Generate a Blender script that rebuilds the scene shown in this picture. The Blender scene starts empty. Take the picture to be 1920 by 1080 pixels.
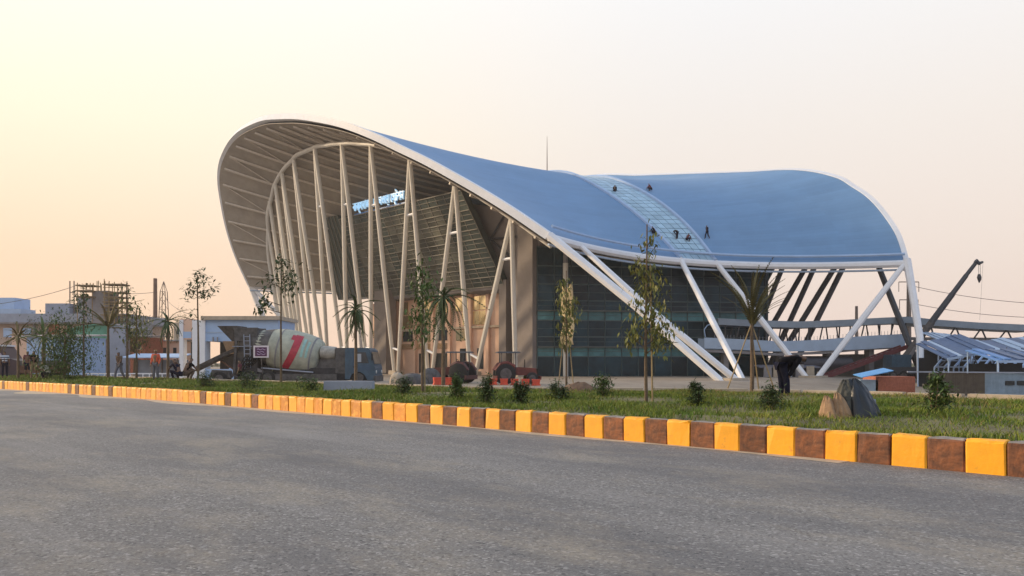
import bpy, bmesh, math, random
import numpy as np
from mathutils import Vector, Matrix

rnd = random.Random(11)
nrg = np.random.default_rng(5)
scene = bpy.context.scene
C = scene.collection
R = math.radians
EYE = 1.45
F = 1500.0          # focal length in photograph pixels (1920 wide)
HZ = 680.0          # horizon row in the photograph

# ------------------------------------------------------------------ camera
cam = bpy.data.cameras.new('camera'); camo = bpy.data.objects.new('camera', cam); C.objects.link(camo)
camo.location = (0, 0, EYE); camo.rotation_euler = (R(90), 0, 0)
cam.sensor_width = 36; cam.lens = F / 1920 * 36; cam.shift_y = (HZ - 540) / 1920
cam.clip_start = 0.1; cam.clip_end = 6000
scene.camera = camo

# ------------------------------------------------------------------ sky and sun
SUN_AZ = R(72)      # degrees left of the view direction
SUN_EL = R(15)
sun_dir = Vector((-math.sin(SUN_AZ) * math.cos(SUN_EL), math.cos(SUN_AZ) * math.cos(SUN_EL), math.sin(SUN_EL)))
w = bpy.data.worlds.new('World'); scene.world = w; w.use_nodes = True
nt = w.node_tree; nt.nodes.clear()
def wn(t, **k):
    n = nt.nodes.new(t)
    for a, b in k.items(): setattr(n, a, b)
    return n
out = wn('ShaderNodeOutputWorld')
sky = wn('ShaderNodeTexSky', sky_type='NISHITA', sun_disc=False, sun_elevation=SUN_EL, sun_rotation=-SUN_AZ,
         air_density=1.0, dust_density=1.0, ozone_density=2.5)
bg1 = wn('ShaderNodeBackground'); bg1.inputs[1].default_value = 0.15
nt.links.new(sky.outputs[0], bg1.inputs[0])
tc = wn('ShaderNodeTexCoord'); sep = wn('ShaderNodeSeparateXYZ'); nt.links.new(tc.outputs['Generated'], sep.inputs[0])
def ramp(pts, src):
    r = wn('ShaderNodeValToRGB'); e = r.color_ramp.elements
    while len(e) < len(pts): e.new(0.5)
    for i, (p, c) in enumerate(pts): e[i].position = p; e[i].color = (*c, 1)
    nt.links.new(src, r.inputs[0]); return r
# hazy evening air: peach at the horizon, paler upwards, warmer towards the sun
far_r = ramp([(0.0, (.85, .67, .58)), (.12, (.86, .74, .66)), (.27, (.88, .82, .77)), (.42, (.90, .90, .91)), (.75, (.78, .90, 1.05))], sep.outputs[2])
near_r = ramp([(0.0, (1.0, .66, .42)), (.12, (1.0, .74, .52)), (.27, (1.08, .95, .74)), (.42, (1.08, 1.02, .92)), (.75, (.85, .93, 1.03))], sep.outputs[2])
dt = wn('ShaderNodeVectorMath', operation='DOT_PRODUCT'); nt.links.new(tc.outputs['Generated'], dt.inputs[0])
dt.inputs[1].default_value = tuple(sun_dir)
mr = wn('ShaderNodeMapRange', interpolation_type='SMOOTHSTEP'); nt.links.new(dt.outputs['Value'], mr.inputs[0])
mr.inputs[1].default_value = 0.12; mr.inputs[2].default_value = 0.86
mixc = wn('ShaderNodeMixRGB'); nt.links.new(mr.outputs[0], mixc.inputs[0])
nt.links.new(far_r.outputs[0], mixc.inputs[1]); nt.links.new(near_r.outputs[0], mixc.inputs[2])
cool_r = ramp([(0.0, (.52, .55, .66)), (.42, (.56, .70, .98))], sep.outputs[2])       # the sky opposite the sun is cooler
ma = wn('ShaderNodeMapRange', interpolation_type='SMOOTHSTEP'); nt.links.new(dt.outputs['Value'], ma.inputs[0])
ma.inputs[1].default_value = -0.30; ma.inputs[2].default_value = -0.75
mixa = wn('ShaderNodeMixRGB'); nt.links.new(ma.outputs[0], mixa.inputs[0]); nt.links.new(mixc.outputs[0], mixa.inputs[1]); nt.links.new(cool_r.outputs[0], mixa.inputs[2])
mixc = mixa
bg2 = wn('ShaderNodeBackground'); bg2.inputs[1].default_value = 0.53; nt.links.new(mixc.outputs[0], bg2.inputs[0])
mh = wn('ShaderNodeMapRange', interpolation_type='SMOOTHSTEP'); nt.links.new(sep.outputs[2], mh.inputs[0])
mh.inputs[1].default_value = 0.42; mh.inputs[2].default_value = 0.80; mh.inputs[4].default_value = 0.45
mixs = wn('ShaderNodeMixShader'); nt.links.new(mh.outputs[0], mixs.inputs[0])
nt.links.new(bg2.outputs[0], mixs.inputs[1]); nt.links.new(bg1.outputs[0], mixs.inputs[2])
nt.links.new(mixs.outputs[0], out.inputs[0])

sl = bpy.data.lights.new('sun', 'SUN'); sl.energy = 2.0; sl.angle = R(4); sl.color = (1.0, .76, .50)
so = bpy.data.objects.new('sun', sl); C.objects.link(so)
so.rotation_euler = sun_dir.to_track_quat('Z', 'Y').to_euler()

vs = scene.view_settings
vs.view_transform = 'Standard'; vs.look = 'None'; vs.gamma = 1; vs.exposure = 1.0; vs.use_curve_mapping = False

# ------------------------------------------------------------------ helpers
def at(px, py, z):
    """world point on the level z seen at a photograph pixel"""
    Y = (EYE - z) * F / (py - HZ)
    return Vector(((px - 960) / F * Y, Y, z))
def dep(px, py, Y):
    return Vector(((px - 960) / F * Y, Y, EYE + (HZ - py) / F * Y))

MATS = {}
def mat(name, col, rough=.7, var=.18, scale=4.0, metal=0.0, bump=0.0, bscale=40.0, rand=0.0, col2=None, emit=None, spec=.5, trans=0.0, stretch=None):
    if name in MATS: return MATS[name]
    m = bpy.data.materials.new(name); m.use_nodes = True; MATS[name] = m
    t = m.node_tree; b = t.nodes['Principled BSDF']
    b.inputs['Roughness'].default_value = rough; b.inputs['Metallic'].default_value = metal
    b.inputs['Specular IOR Level'].default_value = spec
    if trans: b.inputs['Transmission Weight'].default_value = trans
    tcn = t.nodes.new('ShaderNodeTexCoord'); vec = tcn.outputs['Object']
    if stretch:
        mp = t.nodes.new('ShaderNodeMapping'); mp.inputs['Scale'].default_value = stretch; t.links.new(vec, mp.inputs[0]); vec = mp.outputs[0]
    n = t.nodes.new('ShaderNodeTexNoise'); n.inputs['Scale'].default_value = scale; n.inputs['Detail'].default_value = 6; n.inputs['Roughness'].default_value = .65
    t.links.new(vec, n.inputs[0])
    mx = t.nodes.new('ShaderNodeMixRGB')
    c2 = col2 if col2 else tuple(min(1, c * (1 + var)) for c in col)
    c1 = col if col2 else tuple(c * (1 - var) for c in col)
    mx.inputs[1].default_value = (*c1, 1); mx.inputs[2].default_value = (*c2, 1)
    rp = t.nodes.new('ShaderNodeMapRange'); rp.inputs[1].default_value = .32; rp.inputs[2].default_value = .68
    t.links.new(n.outputs[0], rp.inputs[0]); t.links.new(rp.outputs[0], mx.inputs[0])
    res = mx.outputs[0]
    if rand:
        oi = t.nodes.new('ShaderNodeObjectInfo'); hv = t.nodes.new('ShaderNodeHueSaturation')
        mv = t.nodes.new('ShaderNodeMapRange'); mv.inputs[3].default_value = 1 - rand; mv.inputs[4].default_value = 1 + rand
        t.links.new(oi.outputs['Random'], mv.inputs[0]); t.links.new(mv.outputs[0], hv.inputs['Value']); t.links.new(res, hv.inputs['Color'])
        res = hv.outputs[0]
    t.links.new(res, b.inputs['Base Color'])
    if emit:
        b.inputs['Emission Color'].default_value = (*emit[0], 1); b.inputs['Emission Strength'].default_value = emit[1]
    if bump:
        n2 = t.nodes.new('ShaderNodeTexNoise'); n2.inputs['Scale'].default_value = bscale; n2.inputs['Detail'].default_value = 4
        t.links.new(vec, n2.inputs[0])
        bp = t.nodes.new('ShaderNodeBump'); bp.inputs['Strength'].default_value = bump; bp.inputs['Distance'].default_value = .02
        t.links.new(n2.outputs[0], bp.inputs['Height']); t.links.new(bp.outputs[0], b.inputs['Normal'])
    return m

class MB:
    def __init__(s): s.v = []; s.f = []; s.mi = []
    def add(s, vs, fs, mi=0):
        o = len(s.v); s.v += [tuple(p) for p in vs]; s.f += [tuple(i + o for i in f) for f in fs]; s.mi += [mi] * len(fs); return s
    def hexa(s, p, mi=0):
        return s.add(p, [(0, 3, 2, 1), (4, 5, 6, 7), (0, 1, 5, 4), (1, 2, 6, 5), (2, 3, 7, 6), (3, 0, 4, 7)], mi)
    def box(s, x0, x1, y0, y1, z0, z1, mi=0):
        return s.hexa([(x0, y0, z0), (x1, y0, z0), (x1, y1, z0), (x0, y1, z0), (x0, y0, z1), (x1, y0, z1), (x1, y1, z1), (x0, y1, z1)], mi)
    def cbox(s, c, d, mi=0):
        return s.box(c[0] - d[0] / 2, c[0] + d[0] / 2, c[1] - d[1] / 2, c[1] + d[1] / 2, c[2] - d[2] / 2, c[2] + d[2] / 2, mi)
    def tube(s, a, b, r0, r1=None, n=8, mi=0):
        return s.path([a, b], [r0, r0 if r1 is None else r1], n, mi)
    def path(s, pts, rad, n=8, mi=0, cap=True):
        pts = [Vector(p) for p in pts]
        if not hasattr(rad, '__len__'): rad = [rad] * len(pts)
        o = len(s.v); k = len(pts)
        prev = None
        for i, p in enumerate(pts):
            d = (pts[min(i + 1, k - 1)] - pts[max(i - 1, 0)]).normalized()
            if prev is None:
                x = d.orthogonal().normalized()
            else:
                x = (prev - d * prev.dot(d)).normalized()
            prev = x; y = d.cross(x)
            for j in range(n):
                a = 2 * math.pi * j / n + math.pi / n
                s.v.append(tuple(p + (x * math.cos(a) + y * math.sin(a)) * rad[i]))
        for i in range(k - 1):
            for j in range(n):
                s.f.append((o + i * n + j, o + i * n + (j + 1) % n, o + (i + 1) * n + (j + 1) % n, o + (i + 1) * n + j)); s.mi.append(mi)
        if cap:
            s.f.append(tuple(o + j for j in reversed(range(n)))); s.mi.append(mi)
            s.f.append(tuple(o + (k - 1) * n + j for j in range(n))); s.mi.append(mi)
        return s
    def beam(s, a, b, wd, ht, up=(0, 0, 1), mi=0):
        a = Vector(a); b = Vector(b); d = (b - a).normalized(); up = Vector(up)
        x = d.cross(up).normalized() * wd / 2; y = x.cross(d).normalized() * ht / 2
        return s.hexa([a - x - y, a + x - y, b + x - y, b - x - y, a - x + y, a + x + y, b + x + y, b - x + y], mi)
    def lathe(s, prof, o, ax, n=20, mi=0):
        """prof: (distance along ax, radius)"""
        o = Vector(o); ax = Vector(ax).normalized()
        return s.path([o + ax * t for t, r in prof], [max(r, .001) for t, r in prof], n, mi)
    def prism(s, poly, fn, mi=0):
        """poly of 2d points; fn(p, k) -> 3d for k in 0,1"""
        n = len(poly); vs = [fn(p, 0) for p in poly] + [fn(p, 1) for p in poly]
        fs = [tuple(reversed(range(n))), tuple(range(n, 2 * n))] + [(i, (i + 1) % n, n + (i + 1) % n, n + i) for i in range(n)]
        return s.add(vs, fs, mi)
    def mesh(s, name):
        me = bpy.data.meshes.new(name); me.from_pydata(s.v, [], s.f); me.update(); return me
    def build(s, name, m, parent=None, smooth=False, bevel=0):
        me = s.mesh(name)
        if hasattr(s, 'st'):
            at_ = me.attributes.new('st', 'FLOAT2', 'POINT'); at_.data.foreach_set('vector', [c for q in s.st for c in q])
        ms = m if isinstance(m, (list, tuple)) else [m]
        for q in ms: me.materials.append(q)
        if len(ms) > 1: me.polygons.foreach_set('material_index', s.mi)
        if smooth:
            me.polygons.foreach_set('use_smooth', [True] * len(me.polygons))
            try: me.set_sharp_from_angle(angle=R(40))
            except Exception: pass
        bm = bmesh.new(); bm.from_mesh(me); bmesh.ops.recalc_face_normals(bm, faces=bm.faces); bm.to_mesh(me); bm.free()
        return link(name, me, parent)
def link(name, me, parent=None, loc=None, rz=0):
    o = bpy.data.objects.new(name, me); C.objects.link(o)
    if parent: o.parent = parent
    if loc is not None: o.location = loc
    if rz: o.rotation_euler = (0, 0, rz)
    return o
def tag(o, label, cat, group=None):
    o['label'] = label; o['category'] = cat
    if group: o['group'] = group
    return o
def thing(name, label, cat, loc=(0, 0, 0), rz=0, group=None):
    o = link(name, None, None, loc, rz); o.empty_display_size = .3
    return tag(o, label, cat, group)
def struct(o): o['kind'] = 'structure'; return o
def sstep(a, b, x):
    t = np.clip((x - a) / (b - a), 0, 1); return t * t * (3 - 2 * t)

# station frame: U runs from the front arch to the rear, V along the front towards the camera side
TH = math.atan2(.967, 1.0)
U = Vector((math.cos(TH), math.sin(TH))); V = Vector((math.sin(TH), -math.cos(TH)))
def uvw(u, v, z=0): return Vector((u * U.x + v * V.x, u * U.y + v * V.y, z))
def ground_z(x, y):
    u = x * U.x + y * U.y; v = x * V.x + y * V.y
    return -.2 * sstep(27, 60, u) - 1.05 * sstep(-40, -26, v) * sstep(30, 50, u)
def on_ground(px, Y):
    X = (px - 960) / F * Y
    return Vector((X, Y, float(ground_z(X, Y))))

# ------------------------------------------------------------------ materials
M_asph = bpy.data.materials.new('asphalt')
M_yel = mat('kerb_yellow', (.90, .40, .012), .55, .10, 5, bump=.25, bscale=18, rand=.06)
M_brn = mat('kerb_brown', (.075, .035, .022), .75, scale=7, col2=(.30, .105, .038), bump=.5, bscale=15, rand=.25)
M_org = mat('kerb_orange', (.60, .21, .02), .6, scale=5, col2=(.82, .33, .03), bump=.3, bscale=18, rand=.12)
M_ktop = mat('kerb_bare_concrete', (.25, .22, .20), .9, .3, 6, bump=.4, bscale=25)
M_conc = mat('pale_concrete', (.46, .38, .29), .9, .2, 1.5, bump=.3)
M_soil = mat('soil', (.13, .115, .05), .95, .4, .9, bump=.6, bscale=12)
M_grass = mat('grass_blades', (.075, .15, .018), .7, scale=1.1, col2=(.21, .23, .04), spec=.2)
M_straw = mat('dry_grass_blades', (.15, .13, .045), .8, scale=1.3, col2=(.30, .22, .09), spec=.2)
M_dirt = mat('site_ground', (.27, .22, .17), .95, .25, .25, bump=.4, bscale=6)
M_roof = mat('blue_roof_sheet', (.15, .285, .48), .55, .06, .25, rand=.0)
M_soff = mat('soffit_sheet', (.34, .30, .255), .75, .14, .5)
M_white = mat('white_paint', (.78, .79, .82), .45, .05, 1.2)
M_wcol = mat('column_paint', (.70, .67, .61), .5, .06, 1.0)
M_darkst = mat('dark_steel', (.05, .052, .06), .6, .2, 3)
M_purl = mat('purlin_paint', (.52, .46, .39), .6, .1, 2)
M_skyl = mat('skylight_glass', (.36, .54, .68), .18, .12, .6, rand=.12)
M_gfront = mat('bronze_glass', (.085, .092, .080), .34, .35, .25, rand=.4, col2=(.155, .155, .125), spec=.35)
M_gside = mat('dark_glass', (.010, .036, .052), .12, .4, .5, rand=.5, spec=.22)
M_gband = mat('teal_glass', (.07, .21, .23), .16, .35, .6, rand=.35, spec=.3)
M_gdull = mat('grey_green_glass', (.07, .088, .080), .25, .2, .3, rand=.3)
M_mull = mat('mullion', (.22, .21, .18), .75, .1, 3)
M_mulld = mat('dark_mullion', (.05, .09, .10), .5, .1, 3)
M_pier = mat('pier_stone', (.235, .205, .19), .85, .1, .6, bump=.2)
M_salmon = mat('salmon_render', (.70, .47, .35), .85, .08, .5)
M_sunset = mat('sunset_glass', (.92, .80, .50), .10, .08, .6, metal=.85)  # gold tint puts the mirrored sunset into the pane colour
M_core = mat('dark_interior', (.03, .032, .033), .9, .1, 1)
M_leaf = mat('leaf_green', (.045, .085, .02), .6, scale=6, col2=(.10, .15, .035), spec=.3)
M_leafy = mat('leaf_yellow_green', (.10, .12, .025), .6, scale=6, col2=(.20, .19, .05), spec=.3)
M_leafd = mat('leaf_dark', (.035, .065, .022), .6, scale=6, col2=(.075, .11, .035), spec=.3)
M_leafb = mat('leaf_dry', (.10, .085, .03), .7, scale=6, col2=(.20, .15, .06), spec=.2)
M_bark = mat('bark', (.13, .09, .055), .9, .35, 9, bump=.6, bscale=30)
M_bamboo = mat('bamboo_stake', (.30, .22, .11), .7, .25, 8)
M_black = mat('black_rubber', (.018, .018, .018), .8, .3, 10)
M_cabin = mat('truck_blue', (.04, .085, .13), .4, .25, 3)
M_grime = mat('grimy_steel', (.095, .088, .085), .75, .45, 3, bump=.3)
M_rust = mat('rusty_steel', (.14, .07, .045), .8, .4, 4, bump=.3)
M_drum = mat('drum_cream', (.50, .50, .39), .7, scale=1.3, col2=(.27, .275, .225), bump=.35, bscale=6)
M_red = mat('red_paint', (.42, .035, .06), .5, .2, 3)
M_mred = mat('machine_red', (.62, .07, .03), .45, .2, 3)
M_win = mat('window_glass', (.03, .04, .05), .08, .2, 2)
M_bluew = mat('pale_blue_paint', (.36, .50, .72), .6, .08, .8)
M_blues = mat('blue_sheet', (.10, .24, .52), .5, .15, 2)
M_bluef = mat('blue_grey_cladding', (.36, .46, .60), .5, .08, 1)
M_brick = mat('red_brick', (.36, .12, .07), .85, .25, 5, bump=.3)
M_tin = mat('tin_brown', (.13, .11, .09), .6, .25, 1.5)
M_tinb = mat('tin_pale_blue', (.30, .40, .50), .5, .15, 1.5)
M_grey = mat('grey_concrete', (.24, .23, .24), .9, .15, 1)
M_greyb = mat('blue_grey_concrete', (.30, .33, .40), .9, .12, 1)
M_green = mat('green_sheet', (.10, .30, .22), .5, .15, 1)
M_skin = mat('skin', (.16, .085, .05), .55, .1, 8)
M_hair = mat('hair', (.012, .01, .009), .7, .2, 20)
M_tarp = mat('black_tarpaulin', (.012, .015, .02), .38, .3, 5, bump=.5, bscale=9)
M_sack = mat('tan_sacking', (.34, .22, .13), .9, .2, 9, bump=.6, bscale=40)
M_pole = mat('grey_pole', (.22, .17, .14), .7, .2, 4)
M_wire = mat('wire', (.12, .10, .10), .7, .1, 4)

# asphalt: worn, with tan dust lying in streaks along the road
M_asph.use_nodes = True
t = M_asph.node_tree; b = t.nodes['Principled BSDF']
def nd(tp, **k):
    n = t.nodes.new(tp)
    for a, c in k.items(): setattr(n, a, c)
    return n
tcn = nd('ShaderNodeTexCoord'); mp = nd('ShaderNodeMapping'); mp.inputs['Rotation'].default_value = (0, 0, R(-135)); t.links.new(tcn.outputs['Object'], mp.inputs[0])
mp2 = nd('ShaderNodeMapping'); mp2.inputs['Scale'].default_value = (.30, .62, 1); t.links.new(mp.outputs[0], mp2.inputs[0])
def noise(sc, det, vec, rgh=.6):
    n = nd('ShaderNodeTexNoise'); n.inputs['Scale'].default_value = sc; n.inputs['Detail'].default_value = det; n.inputs['Roughness'].default_value = rgh
    t.links.new(vec, n.inputs[0]); return n.outputs[0]
def mrange(src, a, c, lo=0, hi=1):
    n = nd('ShaderNodeMapRange'); n.inputs[1].default_value = a; n.inputs[2].default_value = c; n.inputs[3].default_value = lo; n.inputs[4].default_value = hi
    t.links.new(src, n.inputs[0]); return n.outputs[0]
def mixn(f, a, c):
    n = nd('ShaderNodeMixRGB')
    for i, q in ((0, f), (1, a), (2, c)):
        if isinstance(q, tuple): n.inputs[i].default_value = (*q, 1)
        elif isinstance(q, float): n.inputs[i].default_value = q
        else: t.links.new(q, n.inputs[i])
    return n.outputs[0]
O3 = tcn.outputs['Object']
grain = mixn(mrange(noise(48, 5, O3, .85), .36, .64), (.078, .076, .078), (.255, .248, .240))
vo = nd('ShaderNodeTexVoronoi'); vo.inputs['Scale'].default_value = 42; t.links.new(O3, vo.inputs['Vector'])
vs_ = nd('ShaderNodeSeparateColor'); t.links.new(vo.outputs['Color'], vs_.inputs[0])
grain = mixn(mrange(vs_.outputs[0], .80, .97, 0, .7), grain, (.40, .39, .38)); grain = mixn(mrange(vs_.outputs[1], .80, .97, 0, .7), grain, (.03, .03, .033))
mp3 = nd('ShaderNodeMapping'); mp3.inputs['Scale'].default_value = (.10, .42, 1); t.links.new(mp.outputs[0], mp3.inputs[0])      # wear drawn out along the lanes
dark = mixn(mrange(noise(1.0, 9, mp3.outputs[0], .68), .44, .66, 0, .60), grain, (.072, .074, .085))
pale = mixn(mrange(noise(.75, 9, mp3.outputs[0], .72), .52, .74, 0, .55), dark, (.30, .29, .28))
dust_f = nd('ShaderNodeMath', operation='MULTIPLY')
t.links.new(mrange(noise(.9, 10, mp2.outputs[0], .74), .49, .68), dust_f.inputs[0]); t.links.new(mrange(noise(11, 7, O3, .85), .34, .66, .06, .78), dust_f.inputs[1])
dusty = mixn(dust_f.outputs[0], pale, (.38, .325, .24))
scuf = nd('ShaderNodeMapping'); scuf.inputs['Scale'].default_value = (1.2, 9, 1); t.links.new(mp.outputs[0], scuf.inputs[0])
fleck = mixn(mrange(noise(1.6, 4, scuf.outputs[0], .6), .70, .76, 0, .7), dusty, (.52, .50, .46))
t.links.new(fleck, b.inputs['Base Color']); b.inputs['Roughness'].default_value = .82
bp = nd('ShaderNodeBump'); bp.inputs['Strength'].default_value = .6; bp.inputs['Distance'].default_value = .012
t.links.new(noise(50, 5, O3, .8), bp.inputs['Height']); t.links.new(bp.outputs[0], b.inputs['Normal'])
def wear(m, c_, lo, hi, sc, low=.30):
    global t
    t = m.node_tree; bb = t.nodes['Principled BSDF']; src = bb.inputs['Base Color'].links[0].from_socket
    tco = nd('ShaderNodeTexCoord'); oi = nd('ShaderNodeObjectInfo'); ad = nd('ShaderNodeVectorMath', operation='ADD'); cx = nd('ShaderNodeCombineXYZ')
    mu = nd('ShaderNodeMath', operation='MULTIPLY'); mu.inputs[1].default_value = 37.0; t.links.new(oi.outputs['Random'], mu.inputs[0]); t.links.new(mu.outputs[0], cx.inputs[0])
    t.links.new(tco.outputs['Object'], ad.inputs[0]); t.links.new(cx.outputs[0], ad.inputs[1])
    f_ = mrange(noise(sc, 8, ad.outputs[0], .7), lo, hi)
    t.links.new(mixn(f_, src, c_), bb.inputs['Base Color'])
wear(M_yel, (.34, .17, .05), .60, .74, 5.0); wear(M_brn, (.42, .20, .10), .60, .76, 7.0); wear(M_org, (.90, .45, .06), .48, .66, 5.0)
# roof: fine standing seams as relief plus faint sheet-to-sheet tone
t = M_roof.node_tree; b = t.nodes['Principled BSDF']; lk = b.inputs['Base Color'].links[0].from_socket
an = nd('ShaderNodeAttribute', attribute_name='st'); sx = nd('ShaderNodeSeparateXYZ'); t.links.new(an.outputs['Vector'], sx.inputs[0])
def mth(op, a, c=None):
    n = nd('ShaderNodeMath', operation=op)
    for i, q in ((0, a), (1, c)):
        if q is None: continue
        if isinstance(q, (int, float)): n.inputs[i].default_value = q
        else: t.links.new(q, n.inputs[i])
    return n.outputs[0]
sheet = mth('FLOOR', mth('MULTIPLY', sx.outputs[0], 150)); row = mth('FLOOR', mth('MULTIPLY', sx.outputs[1], 9))
cmb = nd('ShaderNodeCombineXYZ'); t.links.new(sheet, cmb.inputs[0]); t.links.new(row, cmb.inputs[1])
wnz = nd('ShaderNodeTexWhiteNoise', noise_dimensions='3D'); t.links.new(cmb.outputs[0], wnz.inputs['Vector'])
seam = mth('LESS_THAN', mth('FRACT', mth('MULTIPLY', sx.outputs[0], 150)), .10)
stv = nd('ShaderNodeMapping'); stv.inputs['Scale'].default_value = (60, 5, 1); t.links.new(an.outputs['Vector'], stv.inputs[0])
strk = noise(1.0, 5, stv.outputs[0])
val = mth('ADD', mth('ADD', mth('MULTIPLY', wnz.outputs[0], .07), .90), mth('MULTIPLY', strk, .14)); val = mth('SUBTRACT', val, mth('MULTIPLY', seam, .07))
hv = nd('ShaderNodeHueSaturation'); t.links.new(lk, hv.inputs['Color']); t.links.new(val, hv.inputs['Value']); t.links.new(hv.outputs[0], b.inputs['Base Color'])

# ------------------------------------------------------------------ ground, road, kerbs, verge
KP = [(13.2, 2.6), (9.9, 6.3), (6.29, 10.26), (2.34, 14.6), (-3.55, 20.7), (-13.7, 31.0), (-28.4, 44.4), (-48, 61.5), (-90, 97), (-160, 155)]
def kerb_curve():
    P = [Vector(p) for p in KP]; res = []
    for i in range(len(P) - 1):
        p0 = P[max(i - 1, 0)]; p1 = P[i]; p2 = P[i + 1]; p3 = P[min(i + 2, len(P) - 1)]
        d = (p2 - p1).length
        m1 = (p2 - p0) / max((p2 - p1).length + (p1 - p0).length, 1e-6) * d; m2 = (p3 - p1) / max((p3 - p2).length + (p2 - p1).length, 1e-6) * d
        for k in range(24):
            s = k / 24
            res.append(p1 * (2 * s**3 - 3 * s**2 + 1) + m1 * (s**3 - 2 * s**2 + s) + p2 * (-2 * s**3 + 3 * s**2) + m2 * (s**3 - s**2))
    res.append(P[-1]); return res
KC = kerb_curve(); KL = [0.0]
for i in range(1, len(KC)): KL.append(KL[-1] + (KC[i] - KC[i - 1]).length)
KLa = np.array(KL); KX = np.array([p.x for p in KC]); KY = np.array([p.y for p in KC])
def kpt(s, off=0.0):
    """point at arc length s along the road edge, off metres towards the station"""
    x = np.interp(s, KLa, KX); y = np.interp(s, KLa, KY)
    x2 = np.interp(s + .3, KLa, KX); y2 = np.interp(s + .3, KLa, KY); x1 = np.interp(s - .3, KLa, KX); y1 = np.interp(s - .3, KLa, KY)
    dx, dy = x2 - x1, y2 - y1; l = np.hypot(dx, dy) + 1e-9; dx, dy = dx / l, dy / l
    return x + dy * off, y - dx * off, np.arctan2(dy, dx)
S0 = float(np.interp(0, [0], [0])); 
SK = float(KLa[48])                       # arc length of the point where the photograph's right edge cuts the kerb
# ground sheet out to the horizon
gx = np.unique(np.concatenate([np.linspace(-2500, -200, 12), np.linspace(-200, 200, 101), np.linspace(200, 2500, 12)]))
gy = np.unique(np.concatenate([np.linspace(-200, 0, 6), np.linspace(0, 220, 111), np.linspace(220, 4500, 14)]))
GX, GY = np.meshgrid(gx, gy); GZ = ground_z(GX, GY) - .012
vv = np.stack([GX.ravel(), GY.ravel(), GZ.ravel()], 1); nx = len(gx)
ff = [(j * nx + i, j * nx + i + 1, (j + 1) * nx + i + 1, (j + 1) * nx + i) for j in range(len(gy) - 1) for i in range(nx - 1)]
g = MB(); g.v = [tuple(p) for p in vv]; g.f = ff; g.mi = [0] * len(ff)
struct(g.build('ground', M_dirt))
# road sheet
rd = MB(); ss = np.linspace(-.0, KL[-1] - 1, 90); prev = None
pts = []
for s in ss:
    a = kpt(s, .15); pts.append((a[0], a[1], 0))
far = [(-200, 60, 0), (-120, -60, 0), (60, -60, 0), (40, -20, 0)]
rd.add([(x, y, z) for x, y, z in pts] + [(x - 60, y - 66, 0) for x, y, z in pts], [(i, i + 1, len(pts) + i + 1, len(pts) + i) for i in range(len(pts) - 1)])
rd.add([(20, -6.5, 0), (pts[0][0], pts[0][1], 0), (pts[0][0] - 60, pts[0][1] - 66, 0), (-20, -70, 0)], [(0, 1, 2, 3)])
struct(rd.build('road', M_asph))
# thin skirt of blown dust against the kerb
M_dust = mat('dust', (.46, .38, .28), .95, .25, 3)
dm = MB(); prevp = None; rows = []
for s in np.arange(SK + 2, SK + 90, .5):
    wv = .16 + .35 * max(0, math.sin(s * .21) * math.sin(s * .57 + 1)) + 1.6 * max(0, (s - SK - 10) / 40) * (.6 + .4 * math.sin(s * .9))
    a = kpt(s, 0); c_ = kpt(s, -wv); rows.append(((a[0], a[1], .004), (c_[0], c_[1], .004)))
for i in range(len(rows) - 1): dm.add([rows[i][0], rows[i][1], rows[i + 1][1], rows[i + 1][0]], [(0, 1, 2, 3)])
d_ = dm.build('dust', M_dust); d_['kind'] = 'structure'
# yellow / brown kerb blocks
kroot = struct(link('kerb', None)); KH = .44; BL = .485
def block_mesh(name, mats, top_i, seed=0):
    rg = np.random.default_rng(seed); mb = MB(); l = BL - .014; r = .045
    prof = [(0, -.05), (0, KH - r), (.012, KH - .015), (r, KH), (.19, KH), (.19, -.05)]
    n = len(prof); xs = (-.5, -.46, -.2, .1, .46, .5); cols = []
    for q, xf in enumerate(xs):
        e = .009 if abs(xf) > .45 else .005
        cols.append([(l * xf + rg.normal(0, .003), y + rg.normal(0, e) * (0 < i < 4) + (.012 if abs(xf) == .5 and i < 4 else 0), z + rg.normal(0, e) * (0 < i < 5) - (.012 if abs(xf) == .5 and 1 < i < 5 else 0)) for i, (y, z) in enumerate(prof)])
    for ca, cb in zip(cols, cols[1:]):
        for i in range(n - 1): mb.add([ca[i], ca[i + 1], cb[i + 1], cb[i]], [(0, 1, 2, 3)], top_i if i >= 2 else 0)
    mb.add(cols[0], [tuple(range(n))], 0); mb.add(cols[-1], [tuple(range(n))], 0)
    me = mb.mesh(name)
    for m in mats: me.materials.append(m)
    me.polygons.foreach_set('material_index', mb.mi)
    return me
B_y = [block_mesh('kerb_block_yellow', [M_yel, M_yel], 1, q) for q in range(5)]; B_b = [block_mesh('kerb_block_brown', [M_brn, M_ktop], 1, 10 + q) for q in range(5)]; B_o = [block_mesh('kerb_block_orange', [M_org, M_org], 1, 20 + q) for q in range(5)]
s_y = SK - .05
k0 = -int((s_y - .3) / BL)
for k in range(k0, 205):
    s = s_y + (k + .5) * BL
    x, y, a = kpt(s)
    if k % 2 == 0: me = B_y
    else: me = B_b if (k < 26 or rnd.random() < .25) else B_o
    me = me[k % 7 % 5]
    o = link('kerb_block', me, kroot, (x + rnd.uniform(-.006, .006), y, rnd.uniform(-.006, .006)), float(a) + math.pi + rnd.uniform(-.008, .008))
    # local +y must point to the station
    o.rotation_euler = (rnd.uniform(-.02, .02), rnd.uniform(-.01, .01), float(a) + math.pi + rnd.uniform(-.018, .018))
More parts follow.
